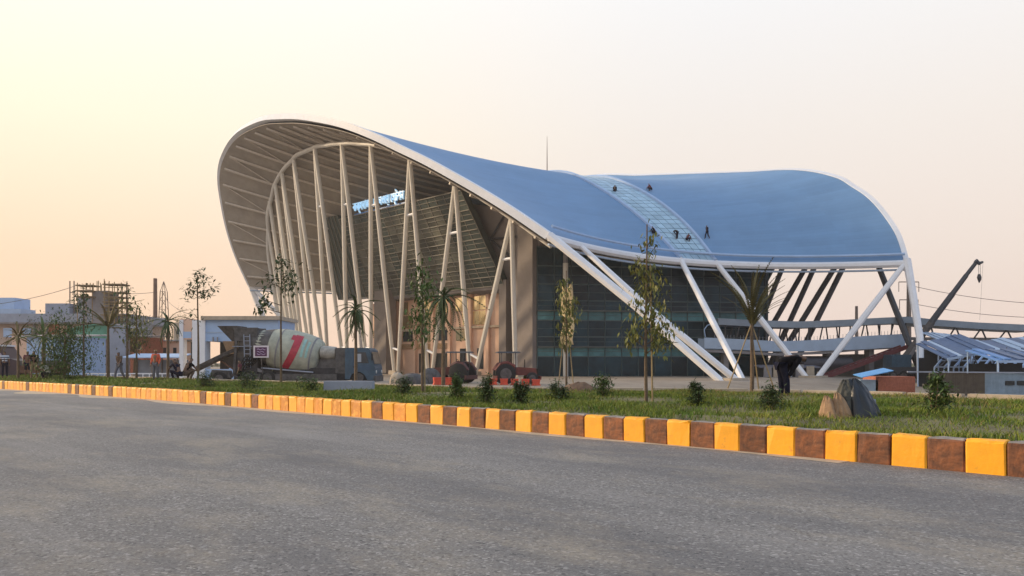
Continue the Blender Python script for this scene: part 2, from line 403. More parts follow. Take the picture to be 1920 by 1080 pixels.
# verge soil
W_MAX = 13.3
def W_at(s): return 13.3 - 5.7 * sstep(SK + 8, SK + 21, s)
sv = MB(); ss = np.linspace(.2, 120, 160); offs = [.014, .075, .22, .45, .68, .9, 1.0]
def verge_z(off, s):
    return .40 + .10 * np.sin(np.clip((off - .1) / W_at(s), 0, 1) * math.pi) + .035 * np.sin(s * 1.3 + off) + .03 * np.sin(s * .6 - off * 1.7)
grid = []
for s in ss:
    row = []
    for of in offs:
        of_ = max(.19, of * float(W_at(s))); x, y, a = kpt(s, of_); row.append((x, y, float(verge_z(of_, s)) if .02 < of < .99 else .40))
    grid.append(row)
flat = [p for r_ in grid for p in r_]; n = len(offs)
sv.add(flat, [(i * n + j, i * n + j + 1, (i + 1) * n + j + 1, (i + 1) * n + j) for i in range(len(ss) - 1) for j in range(n - 1)])
struct(sv.build('verge', M_soil, smooth=True))
# far kerb of pale concrete
fk = struct(link('far_kerb', None)); me = MB().box(-.745, .745, 0, .3, -.3, .56).mesh('far_kerb_stone'); me.materials.append(M_conc)
for k in range(0, 70):
    s1_, s2_ = .8 + k * 1.5 - .75, .8 + k * 1.5 + .75; xa, ya, a = kpt(s1_, float(W_at(s1_))); xb, yb, a = kpt(s2_, float(W_at(s2_))); o = link('kerb_stone', me, fk, ((xa + xb) / 2, (ya + yb) / 2, rnd.uniform(-.012, .012)), math.atan2(yb - ya, xb - xa) + math.pi)
# grass blades
def grass(n, s0, s1, hmin, hmax, wd, name_lbl):
    s = nrg.uniform(s0, s1, n); of = .22 + nrg.uniform(0, 1, n) * (W_at(s) - .28)
    dens = np.sin(s * .9 + of * .8) * np.sin(s * .37 - of * 1.3) + nrg.normal(0, .5, n)
    keep = dens > -.45; s, of = s[keep], of[keep]; n = len(s)
    x, y, a = kpt(s, of); z = verge_z(of, s) - .03
    hgt = nrg.uniform(hmin, hmax, n) * (.75 + .5 * (np.sin(s * 1.7) * np.sin(of * 2.1 + s * .4) * .5 + .5)); ang = nrg.uniform(0, 2 * np.pi, n); ln = nrg.uniform(.2, 1.1, n) * hgt; la = nrg.uniform(0, 2 * np.pi, n)
    wx, wy = np.cos(ang) * wd, np.sin(ang) * wd
    mx, my = np.cos(la) * ln, np.sin(la) * ln
    p = np.zeros((n, 5, 3))
    p[:, 0] = np.stack([x - wx, y - wy, z], 1); p[:, 1] = np.stack([x + wx, y + wy, z], 1)
    p[:, 2] = np.stack([x + wx * .7 + mx * .3, y + wy * .7 + my * .3, z + hgt * .6], 1); p[:, 3] = np.stack([x - wx * .7 + mx * .3, y - wy * .7 + my * .3, z + hgt * .6], 1)
    p[:, 4] = np.stack([x + mx, y + my, z + hgt * .95], 1)
    dry_idx.append(nrg.uniform(0, 1, n) < np.clip((of / W_at(s) - .45) * .95 + .25 * np.sin(s * 1.1) * np.sin(of * .9 + 1), .06, .85))
    return p
dry_idx = []
ps = [grass(170000, .3, 24, .04, .15, .009, ''), grass(90000, 20, 45, .05, .16, .015, ''), grass(45000, 45, 115, .07, .20, .03, ''), grass(2200, .3, 45, .15, .32, .008, '')]
p = np.concatenate(ps); n = len(p); me = bpy.data.meshes.new('grass')
me.vertices.add(n * 5); me.vertices.foreach_set('co', p.reshape(-1))
idx = np.arange(n)[:, None] * 5
lp = np.concatenate([idx + np.array([[0, 1, 2, 3]]), idx + np.array([[3, 2, 4]])], 1).reshape(-1)
me.loops.add(len(lp)); me.loops.foreach_set('vertex_index', lp.astype(np.int32))
me.polygons.add(n * 2); ls = np.stack([np.arange(n) * 7, np.arange(n) * 7 + 4], 1).reshape(-1); me.polygons.foreach_set('loop_start', ls.astype(np.int32))
me.update(calc_edges=True); me.validate(); me.materials.append(M_grass); me.materials.append(M_straw); me.polygons.foreach_set('material_index', np.repeat(np.concatenate(dry_idx).astype(np.int32), 2))
go = link('grass', me); go['kind'] = 'stuff'; tag(go, 'patchy green and straw coloured grass growing along the verge', 'grass')

# ------------------------------------------------------------------ railway station
FRONT = [(60.3, -56.8, 14.7), (58.9, -60.9, 17.7), (57.8, -64.7, 20.2), (56.8, -68.1, 22.3), (55.9, -71.7, 24.4), (55.0, -75.5, 26.4), (54.0, -79.5, 28.5), (53.0, -84.8, 30.8), (52.4, -88.8, 32.1), (51.9, -93.2, 33.3), (51.6, -96.8, 34.0), (51.3, -100.7, 34.6), (51.2, -104.8, 34.7), (51.3, -108.8, 34.5), (51.6, -112.0, 33.9), (52.0, -114.6, 33.1), (52.5, -117.1, 32.0), (53.0, -118.8, 30.8), (53.8, -120.5, 29.1), (54.6, -121.6, 27.3), (56.6, -123.7, 22.8), (58.8, -124.6, 18.0), (60.5, -124.3, 14.2)]
MIDP = [(80.5, -52.1, 13.4), (80.5, -55.9, 17.5), (80.5, -60.8, 21.5), (80.5, -64.6, 23.9), (80.5, -68.1, 25.7), (80.0, -79.5, 26.5), (80.0, -90.9, 25.7), (80.0, -94.4, 23.9), (80.0, -98.2, 21.5), (80.0, -103.1, 17.5), (80.0, -106.9, 13.4)]
REAR = [(95.5, -34.2, 13.0), (96.8, -35.6, 16.3), (97.8, -37.2, 18.6), (98.6, -39.0, 20.8), (99.2, -40.5, 22.2), (99.7, -42.0, 23.3), (100.1, -43.5, 24.5), (100.4, -45.1, 25.3), (100.8, -47.3, 26.2), (101.1, -49.7, 26.9), (101.6, -57.7, 28.1), (102.1, -66.8, 29.5), (102.8, -77.1, 31.1), (103.4, -87.5, 32.7), (102.5, -96.0, 31.0), (101.0, -103.0, 27.0), (99.0, -107.0, 22.0), (96.0, -109.0, 14.0)]
def resamp(P, n):
    P = np.array(P); d = np.r_[0, np.cumsum(np.linalg.norm(np.diff(P, axis=0), axis=1))]; d /= d[-1]
    m = np.gradient(P, d, axis=0); o = np.zeros((n, 3))
    for i, tt in enumerate(np.linspace(0, 1, n)):
        k = min(np.searchsorted(d, tt, side='right') - 1, len(d) - 2); h = d[k + 1] - d[k]; s = (tt - d[k]) / h
        o[i] = (2 * s**3 - 3 * s**2 + 1) * P[k] + (s**3 - 2 * s**2 + s) * h * m[k] + (-2 * s**3 + 3 * s**2) * P[k + 1] + (s**3 - s**2) * h * m[k + 1]
    return o
NT = 121
P0, PM, P1 = resamp(FRONT, NT), resamp(MIDP, NT), resamp(REAR, NT)
def prof_at(Pq, t):
    f_ = t * (NT - 1); i = int(min(f_, NT - 2)); return Pq[i] * (1 - f_ + i) + Pq[i + 1] * (f_ - i)
def roof(t, w):
    return prof_at(P0, t) * (2 * (w - .5) * (w - 1)) + prof_at(PM, t) * (-4 * w * (w - 1)) + prof_at(P1, t) * (2 * w * (w - .5))
def roof_n(t, w):
    e = .004
    a = roof(min(t + e, 1), w) - roof(max(t - e, 0), w); c = roof(t, min(w + e, 1)) - roof(t, max(w - e, 0))
    n = np.cross(a, c); n /= np.linalg.norm(n) + 1e-9
    return -n if (n[2] < 0 and .2 < t < .8) or (t <= .2 and n[1] < 0) or (t >= .8 and n[1] > 0) else n
ORG = (80.0, -79.0, -.25)
st_loc = uvw(ORG[0], ORG[1], ORG[2])
station = thing('railway_station', 'large railway station with blue saddle shaped roof, white arched rims and glass walls', 'station', st_loc, TH)
def L(p): return (p[0] - ORG[0], -(p[1] - ORG[1]), p[2] - ORG[2])      # (u, v, z) to the station's own axes
def surf(t0, t1, w0, w1, nt_, nw, off):
    mb = MB(); n = nw + 1
    for i in range(nt_ + 1):
        for j in range(nw + 1):
            t_, w_ = t0 + (t1 - t0) * i / nt_, w0 + (w1 - w0) * j / nw
            mb.v.append(L(roof(t_, w_) + roof_n(t_, w_) * off))
    for i in range(nt_):
        for j in range(nw): mb.f.append((i * n + j, i * n + j + 1, (i + 1) * n + j + 1, (i + 1) * n + j)); mb.mi.append(0)
    return mb
WA, WB = .448, .552
def slab(t0, t1, w0, w1, nt_, nw, o0, o1):
    """closed shell between two offsets of the roof surface"""
    a = surf(t0, t1, w0, w1, nt_, nw, o0); c = surf(t0, t1, w0, w1, nt_, nw, o1); k = len(a.v); n = nw + 1
    mb = MB(); mb.v = a.v + c.v; mb.f = a.f + [tuple(k + i for i in reversed(f)) for f in c.f]
    for i in range(nt_):
        mb.f.append((i * n, (i + 1) * n, k + (i + 1) * n, k + i * n)); mb.f.append((i * n + nw, k + i * n + nw, k + (i + 1) * n + nw, (i + 1) * n + nw))
    for j in range(nw):
        mb.f.append((j, k + j, k + j + 1, j + 1)); q = nt_ * n; mb.f.append((q + j, q + j + 1, k + q + j + 1, k + q + j))
    mb.mi = [0] * len(mb.f); mb.st = [(t0 + (t1 - t0) * (q // n) / nt_, w0 + (w1 - w0) * (q % n) / nw) for q in range(k)] * 2; return mb
slab(0, 1, 0, WA, 110, 24, .12, -.06).build('front_roof', M_roof, station, smooth=True)
slab(0, 1, WB, 1, 110, 24, .12, -.06).build('rear_roof', M_roof, station, smooth=True)
slab(0, 1, .004, WA, 100, 20, -.9, -1.0).build('front_soffit', M_soff, station, smooth=True)
slab(0, 1, WB, .996, 100, 20, -.9, -1.0).build('rear_soffit', M_soff, station, smooth=True)
# skylight strip with panes
skyl = slab(0, 1, WA, WB, 90, 6, -.25, -.3).build('skylight', mat('skylight_deck', (.22, .36, .46), .4, .1, 1), station, smooth=True)
NPW = 5
for i in range(34):
    for j in range(NPW):
        t0, t1 = (i + .05) / 68 , (i + .95) / 68
        w0, w1 = WA + (WB - WA) * (j + .04) / NPW, WA + (WB - WA) * (j + .96) / NPW
        slab(t0, t1, w0, w1, 2, 1, .10, .02).build('skylight_pane', M_skyl, skyl)
slab(.5, 1, WA, WB, 40, 4, .10, .02).build('skylight_panel', M_skyl, skyl)
for ww in (WA, WB):
    MB().path([L(roof(t_, ww) + roof_n(t_, ww) * .18) for t_ in np.linspace(0, 1, 60)], .24, 6).build('skylight_kerb', M_bluew, station, smooth=True)
# rims of the two arches: box girders along the roof edge, carried on to the ground as legs
def rim(w_edge, name, tr=(0, 1), wd=.8, dp=.8, inward=.03):
    mb = MB(); sec = []
    for t_ in np.linspace(tr[0], tr[1], 110):
        p = roof(t_, w_edge); n_ = roof_n(t_, w_edge); q = roof(t_, w_edge + (.02 if w_edge < .5 else -.02)); d = (q - p); d -= n_ * np.dot(d, n_); d /= np.linalg.norm(d)
        sec.append([L(p + n_ * .22 - d * .25), L(p + n_ * .22 + d * (wd - .25)), L(p - n_ * (dp - .2) + d * (wd - .25)), L(p - n_ * (dp - .2) - d * .25)])
    k = len(sec); mb.v = [q for s_ in sec for q in s_]
    for i in range(k - 1):
        for j in range(4): mb.f.append((i * 4 + j, i * 4 + (j + 1) % 4, (i + 1) * 4 + (j + 1) % 4, (i + 1) * 4 + j))
    mb.f += [(0, 1, 2, 3), tuple((k - 1) * 4 + j for j in (3, 2, 1, 0))]; mb.mi = [0] * len(mb.f)
    return mb.build(name, M_white, station)
rim(0, 'front_rim'); rim(1, 'rear_rim', wd=.55, dp=.5)
# eave: white fascia box with a gutter tube above
for te, nm in ((0.0, 'eave_beam'), (1.0, 'eave_beam')):
    mb = MB(); mb.path([L(roof(te, w_) + np.array([0, 0, -.28])) for w_ in np.linspace(0.0, 1, 50)], .42, 8)
    mb.build(nm, M_white, station, smooth=True)
    MB().path([L(roof(te, w_) + roof_n(te, w_) * .35 + np.array([0, 0, .62])) for w_ in np.linspace(0.004, .996, 50)], .17, 6).build('gutter', M_bluew, station, smooth=True)
    MB().path([L(roof(te, w_) + np.array([0, 0, -.85]) + roof_n(te, w_) * -.2) for w_ in np.linspace(0.0, 1, 50)], .13, 6).build('eave_rail', M_bluef, station, smooth=True)
# purlins under the soffit, running back from the rim
for t_ in np.linspace(.02, .98, 27):
    MB().path([L(roof(t_, w_) - roof_n(t_, w_) * 1.2) for w_ in np.linspace(.012, WA, 14)], .19, 5).build('purlin', M_purl, station)
for t_ in np.linspace(.05, .95, 13):
    MB().path([L(roof(t_, w_) - roof_n(t_, w_) * 1.12) for w_ in np.linspace(WB, .988, 10)], .15, 5).build('purlin', M_purl, station)
# zig-zag bracing between purlins on the front overhang
zz = np.linspace(.02, .98, 27)
for i in range(9, 26, 2):
    a = roof(zz[i], .012); a = a - roof_n(zz[i], .012) * 1.2; c_ = roof(zz[i + 1 if i % 2 else i - 1], .10); c_ = c_ - roof_n(zz[i], .10) * 1.2
    MB().tube(L(a), L(c_), .09, n=5).build('brace', M_purl, station)
# inner arch tube and the front W columns, all in one plane leaning outwards
LEAN = .335
def fplane(v, z): return (67 - LEAN * (z + .3), v, z)
def arch_point(t_):
    """where the leaning column plane meets the underside of the soffit"""
    best = None
    for w_ in np.linspace(-.02, .3, 81):
        q = roof(t_, w_) - roof_n(t_, max(w_, .005)) * 1.38
        e = abs(q[0] - (67 - LEAN * (q[2] + .3)))
        if best is None or e < best[0]: best = (e, q)
    return best[1]
MB().path([L(p) for p in resamp([arch_point(t_) for t_ in np.linspace(.01, .99, 40)], 80)], .30, 8).build('inner_arch', M_wcol, station, smooth=True)
tops = [(float(q[1]), float(q[2])) for q in (arch_point(t_) for t_ in (.935, .865, .80, .75, .71, .65, .57, .485, .40, .30, .20, .085))]
feet = [-124.5, -123.2, -122.0, -120.9, -118.6, -115.5, -111.4, -106.0, -99.7, -93.0, -85.3, -76.6, -68.4]
def lerp3(a, c_, k): return tuple(a[i] + (c_[i] - a[i]) * k for i in range(3))
for i, tp in enumerate(tops):
    T = fplane(*tp)
    lf, rt = fplane(feet[i] + .35, -.6), fplane(feet[i + 1] - .35, -.6)
    for q in (lf, rt):
        MB().path([L(lerp3(T, q, k)) for k in (0, .5, 1)], [.27, .32, .27], 8).build('column', M_wcol, station, smooth=True)
    if i > 2:
        MB().tube(L(lerp3(T, lf, .235)), L(lerp3(T, rt, .235)), .17, n=6).build('crossbar', M_white, station)
        if i + 1 < len(tops):
            T2 = fplane(*tops[i + 1]); l2 = fplane(feet[i + 1] + .35, -.6)
            MB().tube(L(lerp3(T, rt, .86)), L(lerp3(T2, l2, .86)), .17, n=6).build('crossbar', M_white, station)
for fv in feet[2:]:
    MB().cbox(L((67.1, fv, -.1)), (1.6, 1.6, .9)).build('footing', M_conc, station)
# legs of the arches and struts under the eave
A_, B_ = P0[0], P1[0]; C_, D_ = roof(0, WA), roof(0, WB)
F1, F2, F3 = (67.2, -39.8, -.6), (86.2, -40.6, -.6), (90, -30.8, -1.4)
MB().path([L(A_ + np.array([0, 0, -.1])), L(lerp3(A_, F1, .5)), L((66.2, -39.9, -.6))], [.46, .42, .34], 8).build('arch_leg', M_white, station, smooth=True)
a2 = roof(0, .10) + np.array([.4, .2, -.4])
MB().path([L(a2), L(lerp3(a2, F1, .5)), L((71.6, -41.4, -.6))], [.28, .38, .34], 8).build('arch_leg', M_white, station, smooth=True)
for p_, q_ in ((C_, (72.4, -41.4, -.6)), (D_, (85.6, -41.0, -.6)), (B_, F2)):
    MB().path([L(p_), L(lerp3(p_, q_, .5)), L(q_)], [.30, .36, .30], 8).build('strut', M_white, station, smooth=True)
MB().path([L(B_ + np.array([0, 0, .2])), L((94.6, -33.2, 9.0)), L((92.6, -31.8, 4.2)), L(F3)], [.45, .40, .38, .34], 8).build('arch_leg', M_white, station, smooth=True)
# left side of the front arch
E_ = P0[-1]; G1 = (66.5, -124.0, -.6)
MB().path([L(E_), L(lerp3(E_, G1, .5)), L(G1)], [.5, .45, .4], 8).build('arch_leg', M_white, station, smooth=True)
MB().path([L(E_), L((70, -114, -.5))], [.35, .35], 8).build('strut', M_white, station, smooth=True)
MB().path([L(roof(1, .3)), L((78, -118, -.5))], [.35, .35], 8).build('strut', M_white, station, smooth=True)
for q in ((67.5, -40.0), (86.2, -40.8), (90, -30.8), (66.5, -124)):
    MB().cbox(L((q[0], q[1], -.35 if q[1] < -31 else -1.1)), (3.0, 2.0, .7)).build('footing', M_conc, station)
# rear columns, their backlit silhouette put in as a dark colour
def rplane(v, z): return (96 + .3 * (z + .8), v, z)
for (v0, v1, z1) in ((-55.9, -50.2, 20), (-55.3, -45.7, 20), (-52.1, -45.3, 20), (-51.7, -41.4, 20), (-48.8, -41.1, 20), (-32.6, -42.6, 20.4), (-59.5, -50.6, 20.5), (-60, -55, 21), (-63.5, -55.4, 21)):
    MB().tube(L(rplane(v0, -.5)), L(rplane(v1, z1)), .36, .32, 8).build('rear_column', M_darkst, station, smooth=True)
MB().path([L(p) for p in resamp([rplane(*q) for q in ((-36.5, 13), (-40, 18.6), (-45.5, 20.6), (-50.4, 21.2), (-58, 21.8), (-70, 23))], 30)], .3, 8).build('rear_inner_arch', M_darkst, station, smooth=True)
# the building under the roof
core = [(73.6, -75.4), (71.0, -67.6), (92.8, -51.4), (97, -95), (73.6, -105.8)]
MB().prism(core, lambda p, k: L((p[0], p[1], (-.6, 13.6)[k]))).build('inner_blocker', M_core, station)  # unseen dark mass, added to block light and views
# side curtain wall: from the corner pier to the rear
SA, SB = (69.6, -67.6), (93.4, -50.2); ztop = 15.6
side = MB(); dU, dV = SB[0] - SA[0], SB[1] - SA[1]; sl_ = math.hypot(dU, dV); nU, nV = dV / sl_, -dU / sl_
if nV < 0: nU, nV = -nU, -nV
def sp(k, z, o=0.0): return L((SA[0] + dU * k + nU * o, SA[1] + dV * k + nV * o, z))
side.hexa([sp(0, -.5, -.35), sp(1, -.5, -.35), sp(1, -.5, -.05), sp(0, -.5, -.05), sp(0, ztop, -.35), sp(1, ztop, -.35), sp(1, ztop, -.05), sp(0, ztop, -.05)])
side = side.build('side_curtain_wall', M_core, station)
NC, NR = 14, 9; zr = [-.3, 2.2, 3.4, 4.6, 6.6, 7.8, 9.0, 11.0, 13.2, 15.5]
for i in range(NC):
    for j in range(NR):
        k0, k1 = (i + .03) / NC, (i + .97) / NC; z0, z1 = zr[j] + .06, zr[j + 1] - .06
        MB().hexa([sp(k0, z0, 0), sp(k1, z0, 0), sp(k1, z0, .06), sp(k0, z0, .06), sp(k0, z1, rnd.uniform(-.012, .012)), sp(k1, z1, 0), sp(k1, z1, .06), sp(k0, z1, .06)]).build('pane', M_gband if j in (1, 4) else M_gside, side)
for j in range(NR + 1):
    MB().beam(sp(0, zr[j], .08), sp(1, zr[j], .08), .12, .14).build('transom', M_mulld, side)
for z_ in (2.8, 4.0, 5.6, 7.2, 8.4, 10, 12.1):
    MB().beam(sp(0, z_, .08), sp(1, z_, .08), .05, .06).build('transom', M_mulld, side)
for i in range(NC + 1):
    MB().beam(sp(i / NC, -.3, .09), sp(i / NC, ztop, .09), .09, .1, up=(1, 0, 0)).build('mullion', M_mulld, side)
for z_ in (3.35, 7.75):
    MB().beam(sp(0, z_, .3), sp(1, z_, .3), .5, .16).build('floor_edge', M_gdull, side)
# end wall of the side block towards the rear
endw = MB().hexa([L((93.4, -50.2, -.5)), L((97, -95, -.5)), L((96.6, -95, -.5)), L((93.0, -50.2, -.5)), L((93.4, -50.2, 15.5)), L((97, -95, 15.5)), L((96.6, -95, 15.5)), L((93.0, -50.2, 15.5))]).build('end_wall', M_gside, station)
# glazed rear bay stepping out behind
MB().hexa([L(q) for q in ((93.6, -51.5, 9), (95.6, -54.5, 9), (95.2, -60, 9), (93.6, -60, 9), (95.4, -49.8, 15), (97.6, -52.5, 15), (97.2, -58, 15), (95.4, -58, 15))]).build('rear_bay', M_gband, station)
# corner piers
for (u_, v_, du, dv, z1) in ((69.4, -68.9, 1.2, 2.6, 19.0), (70.3, -71.2, 1.0, 1.9, 19.0), (69.5, -99.2, 1.8, 3.0, 12.2), (70.5, -74.0, 1.3, 1.3, 12.0)):
    MB().cbox(L((u_, v_, z1 / 2 - .3)), (du, dv, z1 + .6)).build('pier', M_pier, station)
# panel wall between pier and glass box
MB().hexa([L(q) for q in ((71.4, -80.6, 10.6), (71.4, -69.4, 10.6), (72.4, -69.4, 10.6), (72.4, -80.6, 10.6), (67.4, -84.0, 23.2), (68.6, -66, 19.4), (72, -66, 19.4), (72, -84.0, 23.2))]).build('panel_wall', M_pier, station)
for a_, c_ in (((69.0, -75.3, 17.2), (68.2, -71, 20.6)), ((69.0, -75.3, 17.2), (69.0, -70, 17)), ((69.0, -75.3, 17.2), (70.4, -70.5, 13))):
    MB().tube(L(a_), L(c_), .14, n=5).build('brace', M_darkst, station)
# front glass box leaning outwards
def fb(v, z, o=0.0): return L((70 - .45 * (z - 11.3) - o, v, z))
def fbr(k, z):       # right edge leans in slightly with height, left edge upright
    vr = -73.8 - .2 * (z - 11.3); vl = -104.2
    return vl + (vr - vl) * k
box = MB().hexa([fb(fbr(0, 11.3), 11.3, -.1), fb(fbr(1, 11.3), 11.3, -.1), fb(fbr(1, 11.3), 11.3, -1.1), fb(fbr(0, 11.3), 11.3, -1.1), fb(fbr(0, 22.9), 22.9, -.1), fb(fbr(1, 22.9), 22.9, -.1), fb(fbr(1, 22.9), 22.9, -1.1), fb(fbr(0, 22.9), 22.9, -1.1)]).build('front_curtain_wall', M_gdull, station)
NC, NR = 16, 10
for i in range(NC):
    for j in range(NR):
        z0, z1 = 11.3 + 11.6 * (j + .05) / NR, 11.3 + 11.6 * (j + .95) / NR; k0, k1 = (i + .04) / NC, (i + .96) / NC
        q = [fb(fbr(k0, z0), z0, 0), fb(fbr(k1, z0), z0, 0), fb(fbr(k1, z0), z0, .07), fb(fbr(k0, z0), z0, .07), fb(fbr(k0, z1), z1, 0), fb(fbr(k1, z1), z1, 0), fb(fbr(k1, z1), z1, .07 + rnd.uniform(-.03, .03)), fb(fbr(k0, z1), z1, .07)]
        MB().hexa(q).build('pane', M_gdull if (i > 12 or j == 9 or i in (0, 5)) else M_gfront, box)
for j in range(NR + 1):
    z_ = 11.3 + 11.6 * j / NR
    MB().beam(fb(fbr(0, z_), z_, .10), fb(fbr(1, z_), z_, .10), .16, .12).build('transom', M_mull, box)
for j in range(NR):
    z_ = 11.3 + 11.6 * (j + .55) / NR
    MB().beam(fb(fbr(0, z_), z_, .10), fb(fbr(1, z_), z_, .10), .08, .06).build('transom', M_mull, box)
for i in range(NC + 1):
    MB().beam(fb(fbr(i / NC, 11.3), 11.3, .08), fb(fbr(i / NC, 22.9), 22.9, .08), .08, .10, up=(1, 0, 0)).build('mullion', M_mull, box)
MB().hexa([fb(-104.2, 10.9, .0), fb(-73.6, 10.9, .0), L((75, -73.6, 10.5)), L((75, -104.2, 10.5)), fb(-104.2, 11.28, .1), fb(-73.6, 11.28, .1), L((75, -73.6, 11.28)), L((75, -104.2, 11.28))]).build('box_underside', M_grey, station)
# plain glass wing to the left
MB().hexa([L(q) for q in ((69.8, -112.5, 11.6), (69.8, -104.4, 11.6), (72, -104.4, 11.6), (72, -112.5, 11.6), (64.6, -110, 23.6), (64.6, -104.4, 23.6), (67, -104.4, 23.6), (67, -110, 23.6))]).build('wing_glass', M_gdull, station)
for k in range(7):
    f_ = k / 6; MB().beam(L((69.7, -112.4 + 7.9 * f_, 11.6)), L((64.5, -109.9 + 5.4 * f_, 23.6)), .1, .1, up=(1, 0, 0)).build('mullion', M_mull, station)
# recessed entrance wall: bays of render, sunset-tinted glass panels and dark windows
UW = 72.0
wall = MB().box(*sorted((UW - ORG[0], UW + 1.2 - ORG[0])), *sorted((-(-76.0 - ORG[1]), -(-106 - ORG[1]))), -.4, 11.0).build('entrance_wall', M_salmon, station)
def wpatch(v0, v1, z0, z1, m, nm, d=.12):
    a, c_ = sorted((-(v0 - ORG[1]), -(v1 - ORG[1])))
    return MB().box(UW - ORG[0] - d, UW - ORG[0] + .05, a, c_, z0 - ORG[2], z1 - ORG[2]).build(nm, m, wall)
for k, v_ in enumerate((-80.6, -84.2, -88.6, -92.4, -96.6, -101.0)):
    for q in range(2):
        for r_ in range(2):
            if (k, q, r_) not in ((1, 0, 0), (4, 1, 1), (2, 1, 0)): wpatch(v_ - 1.45 + q * 1.45, v_ - .1 + q * 1.45, 6.6 + 2 * r_, 8.45 + 2 * r_, M_sunset, 'glazed_panel', .10 + .02 * ((k + q) % 2))
    if k in (1, 3, 5): wpatch(v_ - 1.4, v_ + 1.3, 4.5, 6.0, M_sunset, 'glazed_panel', .11)
    if k in (2, 4): wpatch(v_ - 1.4, v_ + 1.4, 4.6, 6.1, M_win, 'window', .06)
    if k in (0, 1, 3): wpatch(v_ - .6, v_ + .6, .6, 3.4, M_win, 'window', .06); 
    if k in (2, 3, 5): wpatch(v_ - 1.7, v_ + 1.7, -.1, 2.8, M_core, 'doorway', .05)
    wpatch(v_ + 1.55, v_ + 2.1, -.3, 11.0, M_salmon, 'pilaster', .45)
for k in range(5): wpatch(-86.5 - k * .01, -103.5, 3.5 + k * .16, 3.56 + k * .16, M_sunset, 'louvre', .16)
wpatch(-76.4, -105.8, 6.12, 6.42, M_conc, 'string_course', .3)
# added sheet stands in for a bright patch, turned to the warm sky
hs = MB(); hv = []
for i in range(13):
    for j in range(9):
        f_ = i / 12; hv.append(L((69.6 + .22 * math.sin(i * 1.1 + j * 1.5) * (.25 + f_) + .10 * math.sin(j * 2.6 - i * .7), -63.5 + (1.55 + .25 * f_) * j / 8, 10.4 - 7.0 * f_ + .2 * math.sin(j * 1.1))))
hs.add(hv, [(i * 9 + j, i * 9 + j + 1, (i + 1) * 9 + j + 1, (i + 1) * 9 + j) for i in range(12) for j in range(8)])
ho = hs.build('bright_patch_sheet', mat('cream_sheet', (.78, .62, .36), .8, .12, 1, bump=.2), None, smooth=True)
ho.location = st_loc; ho.rotation_euler = (0, 0, TH); md = ho.modifiers.new('thick', 'SOLIDIFY'); md.thickness = .05
tag(ho, 'added cream sheet standing in for a bright patch on the dark glass side wall', 'sheet')
MB().tube(sp(.115, -.3, .6), sp(.115, 13.5, .6), .32, n=10).build('side_column', M_wcol, station)
MB().tube(sp(.115, 13.5, .6), sp(.115, 15.8, .6), .28, n=10).build('side_column', M_grey, station)
# sign lettering along the top of the glass box
cu = bpy.data.curves.new('sign', 'FONT'); cu.body = '\u0995\u0995\u09cd\u09b8\u09ac\u09be\u099c\u09be\u09b0 \u09c7\u09b0\u09b2\u0993\u09c7\u09af\u09bc \u09c7\u09b8\u09cd\u099f\u09b6\u09a8'
cu.size = 2.0; cu.extrude = .08; cu.offset = .0; cu.resolution_u = 3
to = bpy.data.objects.new('tmp_sign', cu); C.objects.link(to)
bpy.context.view_layer.update()
me = bpy.data.meshes.new_from_object(to.evaluated_get(bpy.context.evaluated_depsgraph_get())); bpy.data.objects.remove(to)
co = np.zeros(len(me.vertices) * 3); me.vertices.foreach_get('co', co); co = co.reshape(-1, 3)
mn, mx_ = co.min(0), co.max(0); co = (co - mn) / np.maximum(mx_ - mn, 1e-6)
lw, lh = 12.4, 2.15
newc = np.array([L((64.6 - .25 * q[2], -100.0 + lw * q[0], 23.0 + lh * q[1])) for q in co]); me.vertices.foreach_set('co', newc.reshape(-1)); me.update()
me.materials.clear(); me.materials.append(mat('sign_letters', (.50, .70, .88), .4, .03, 2, emit=((.45, .75, 1.0), .26)))
sg = thing('station_sign', 'pale blue lit sign letters standing along the top of the front glass wall', 'sign', st_loc, TH)
link('lettering', me, sg)
MB().beam(L((64.9, -100.3, 23.1)), L((64.9, -87.3, 23.1)), .12, .22).build('sign_rail', M_blues, sg)
for k in range(6): MB().tube(L((65.2, -99.5 + k * 2.35, 22.6)), L((65.0, -99.5 + k * 2.35, 25.0)), .05, n=5).build('sign_post', M_blues, sg)
# lightning rod on the ridge
p = roof(.35, .41); MB().path([L(p), L(p + np.array([0, 0, 2.2])), L(p + np.array([0, 0, 4.6]))], [.07, .05, .02], 6).build('lightning_rod', M_pole, station)

# ------------------------------------------------------------------ plants on the verge
def leaf_cloud(pts, size, droop, seed):
    """pts: list of (centre, n, spread) -> mesh of folded leaves hanging from their stalk"""
    rg = np.random.default_rng(seed); mb = MB()
    for c_, n_, spx in pts:
        for _ in range(int(n_ * 3.6)):
            o_ = rg.normal(0, 1, 3); p = Vector(c_) + Vector((o_[0] * .42, o_[1] * .42, o_[2] * .55)) * spx
            a = rg.uniform(0, 2 * math.pi); el = rg.normal(-droop, .5); ln = size * rg.uniform(.45, 1.05); wd = ln * rg.uniform(.14, .25)
            d = Vector((math.cos(a) * math.cos(el), math.sin(a) * math.cos(el), math.sin(el))); sd = d.cross(Vector((0, 0, 1))).normalized() * wd
            dn = Vector((0, 0, -ln * .12))
            mb.add([p, p + d * ln * .45 + sd, p + d * ln + dn, p + d * ln * .45 - sd, p + d * ln * .5 + dn * .8], [(0, 1, 4), (1, 2, 4), (2, 3, 4), (3, 0, 4)])
    return mb
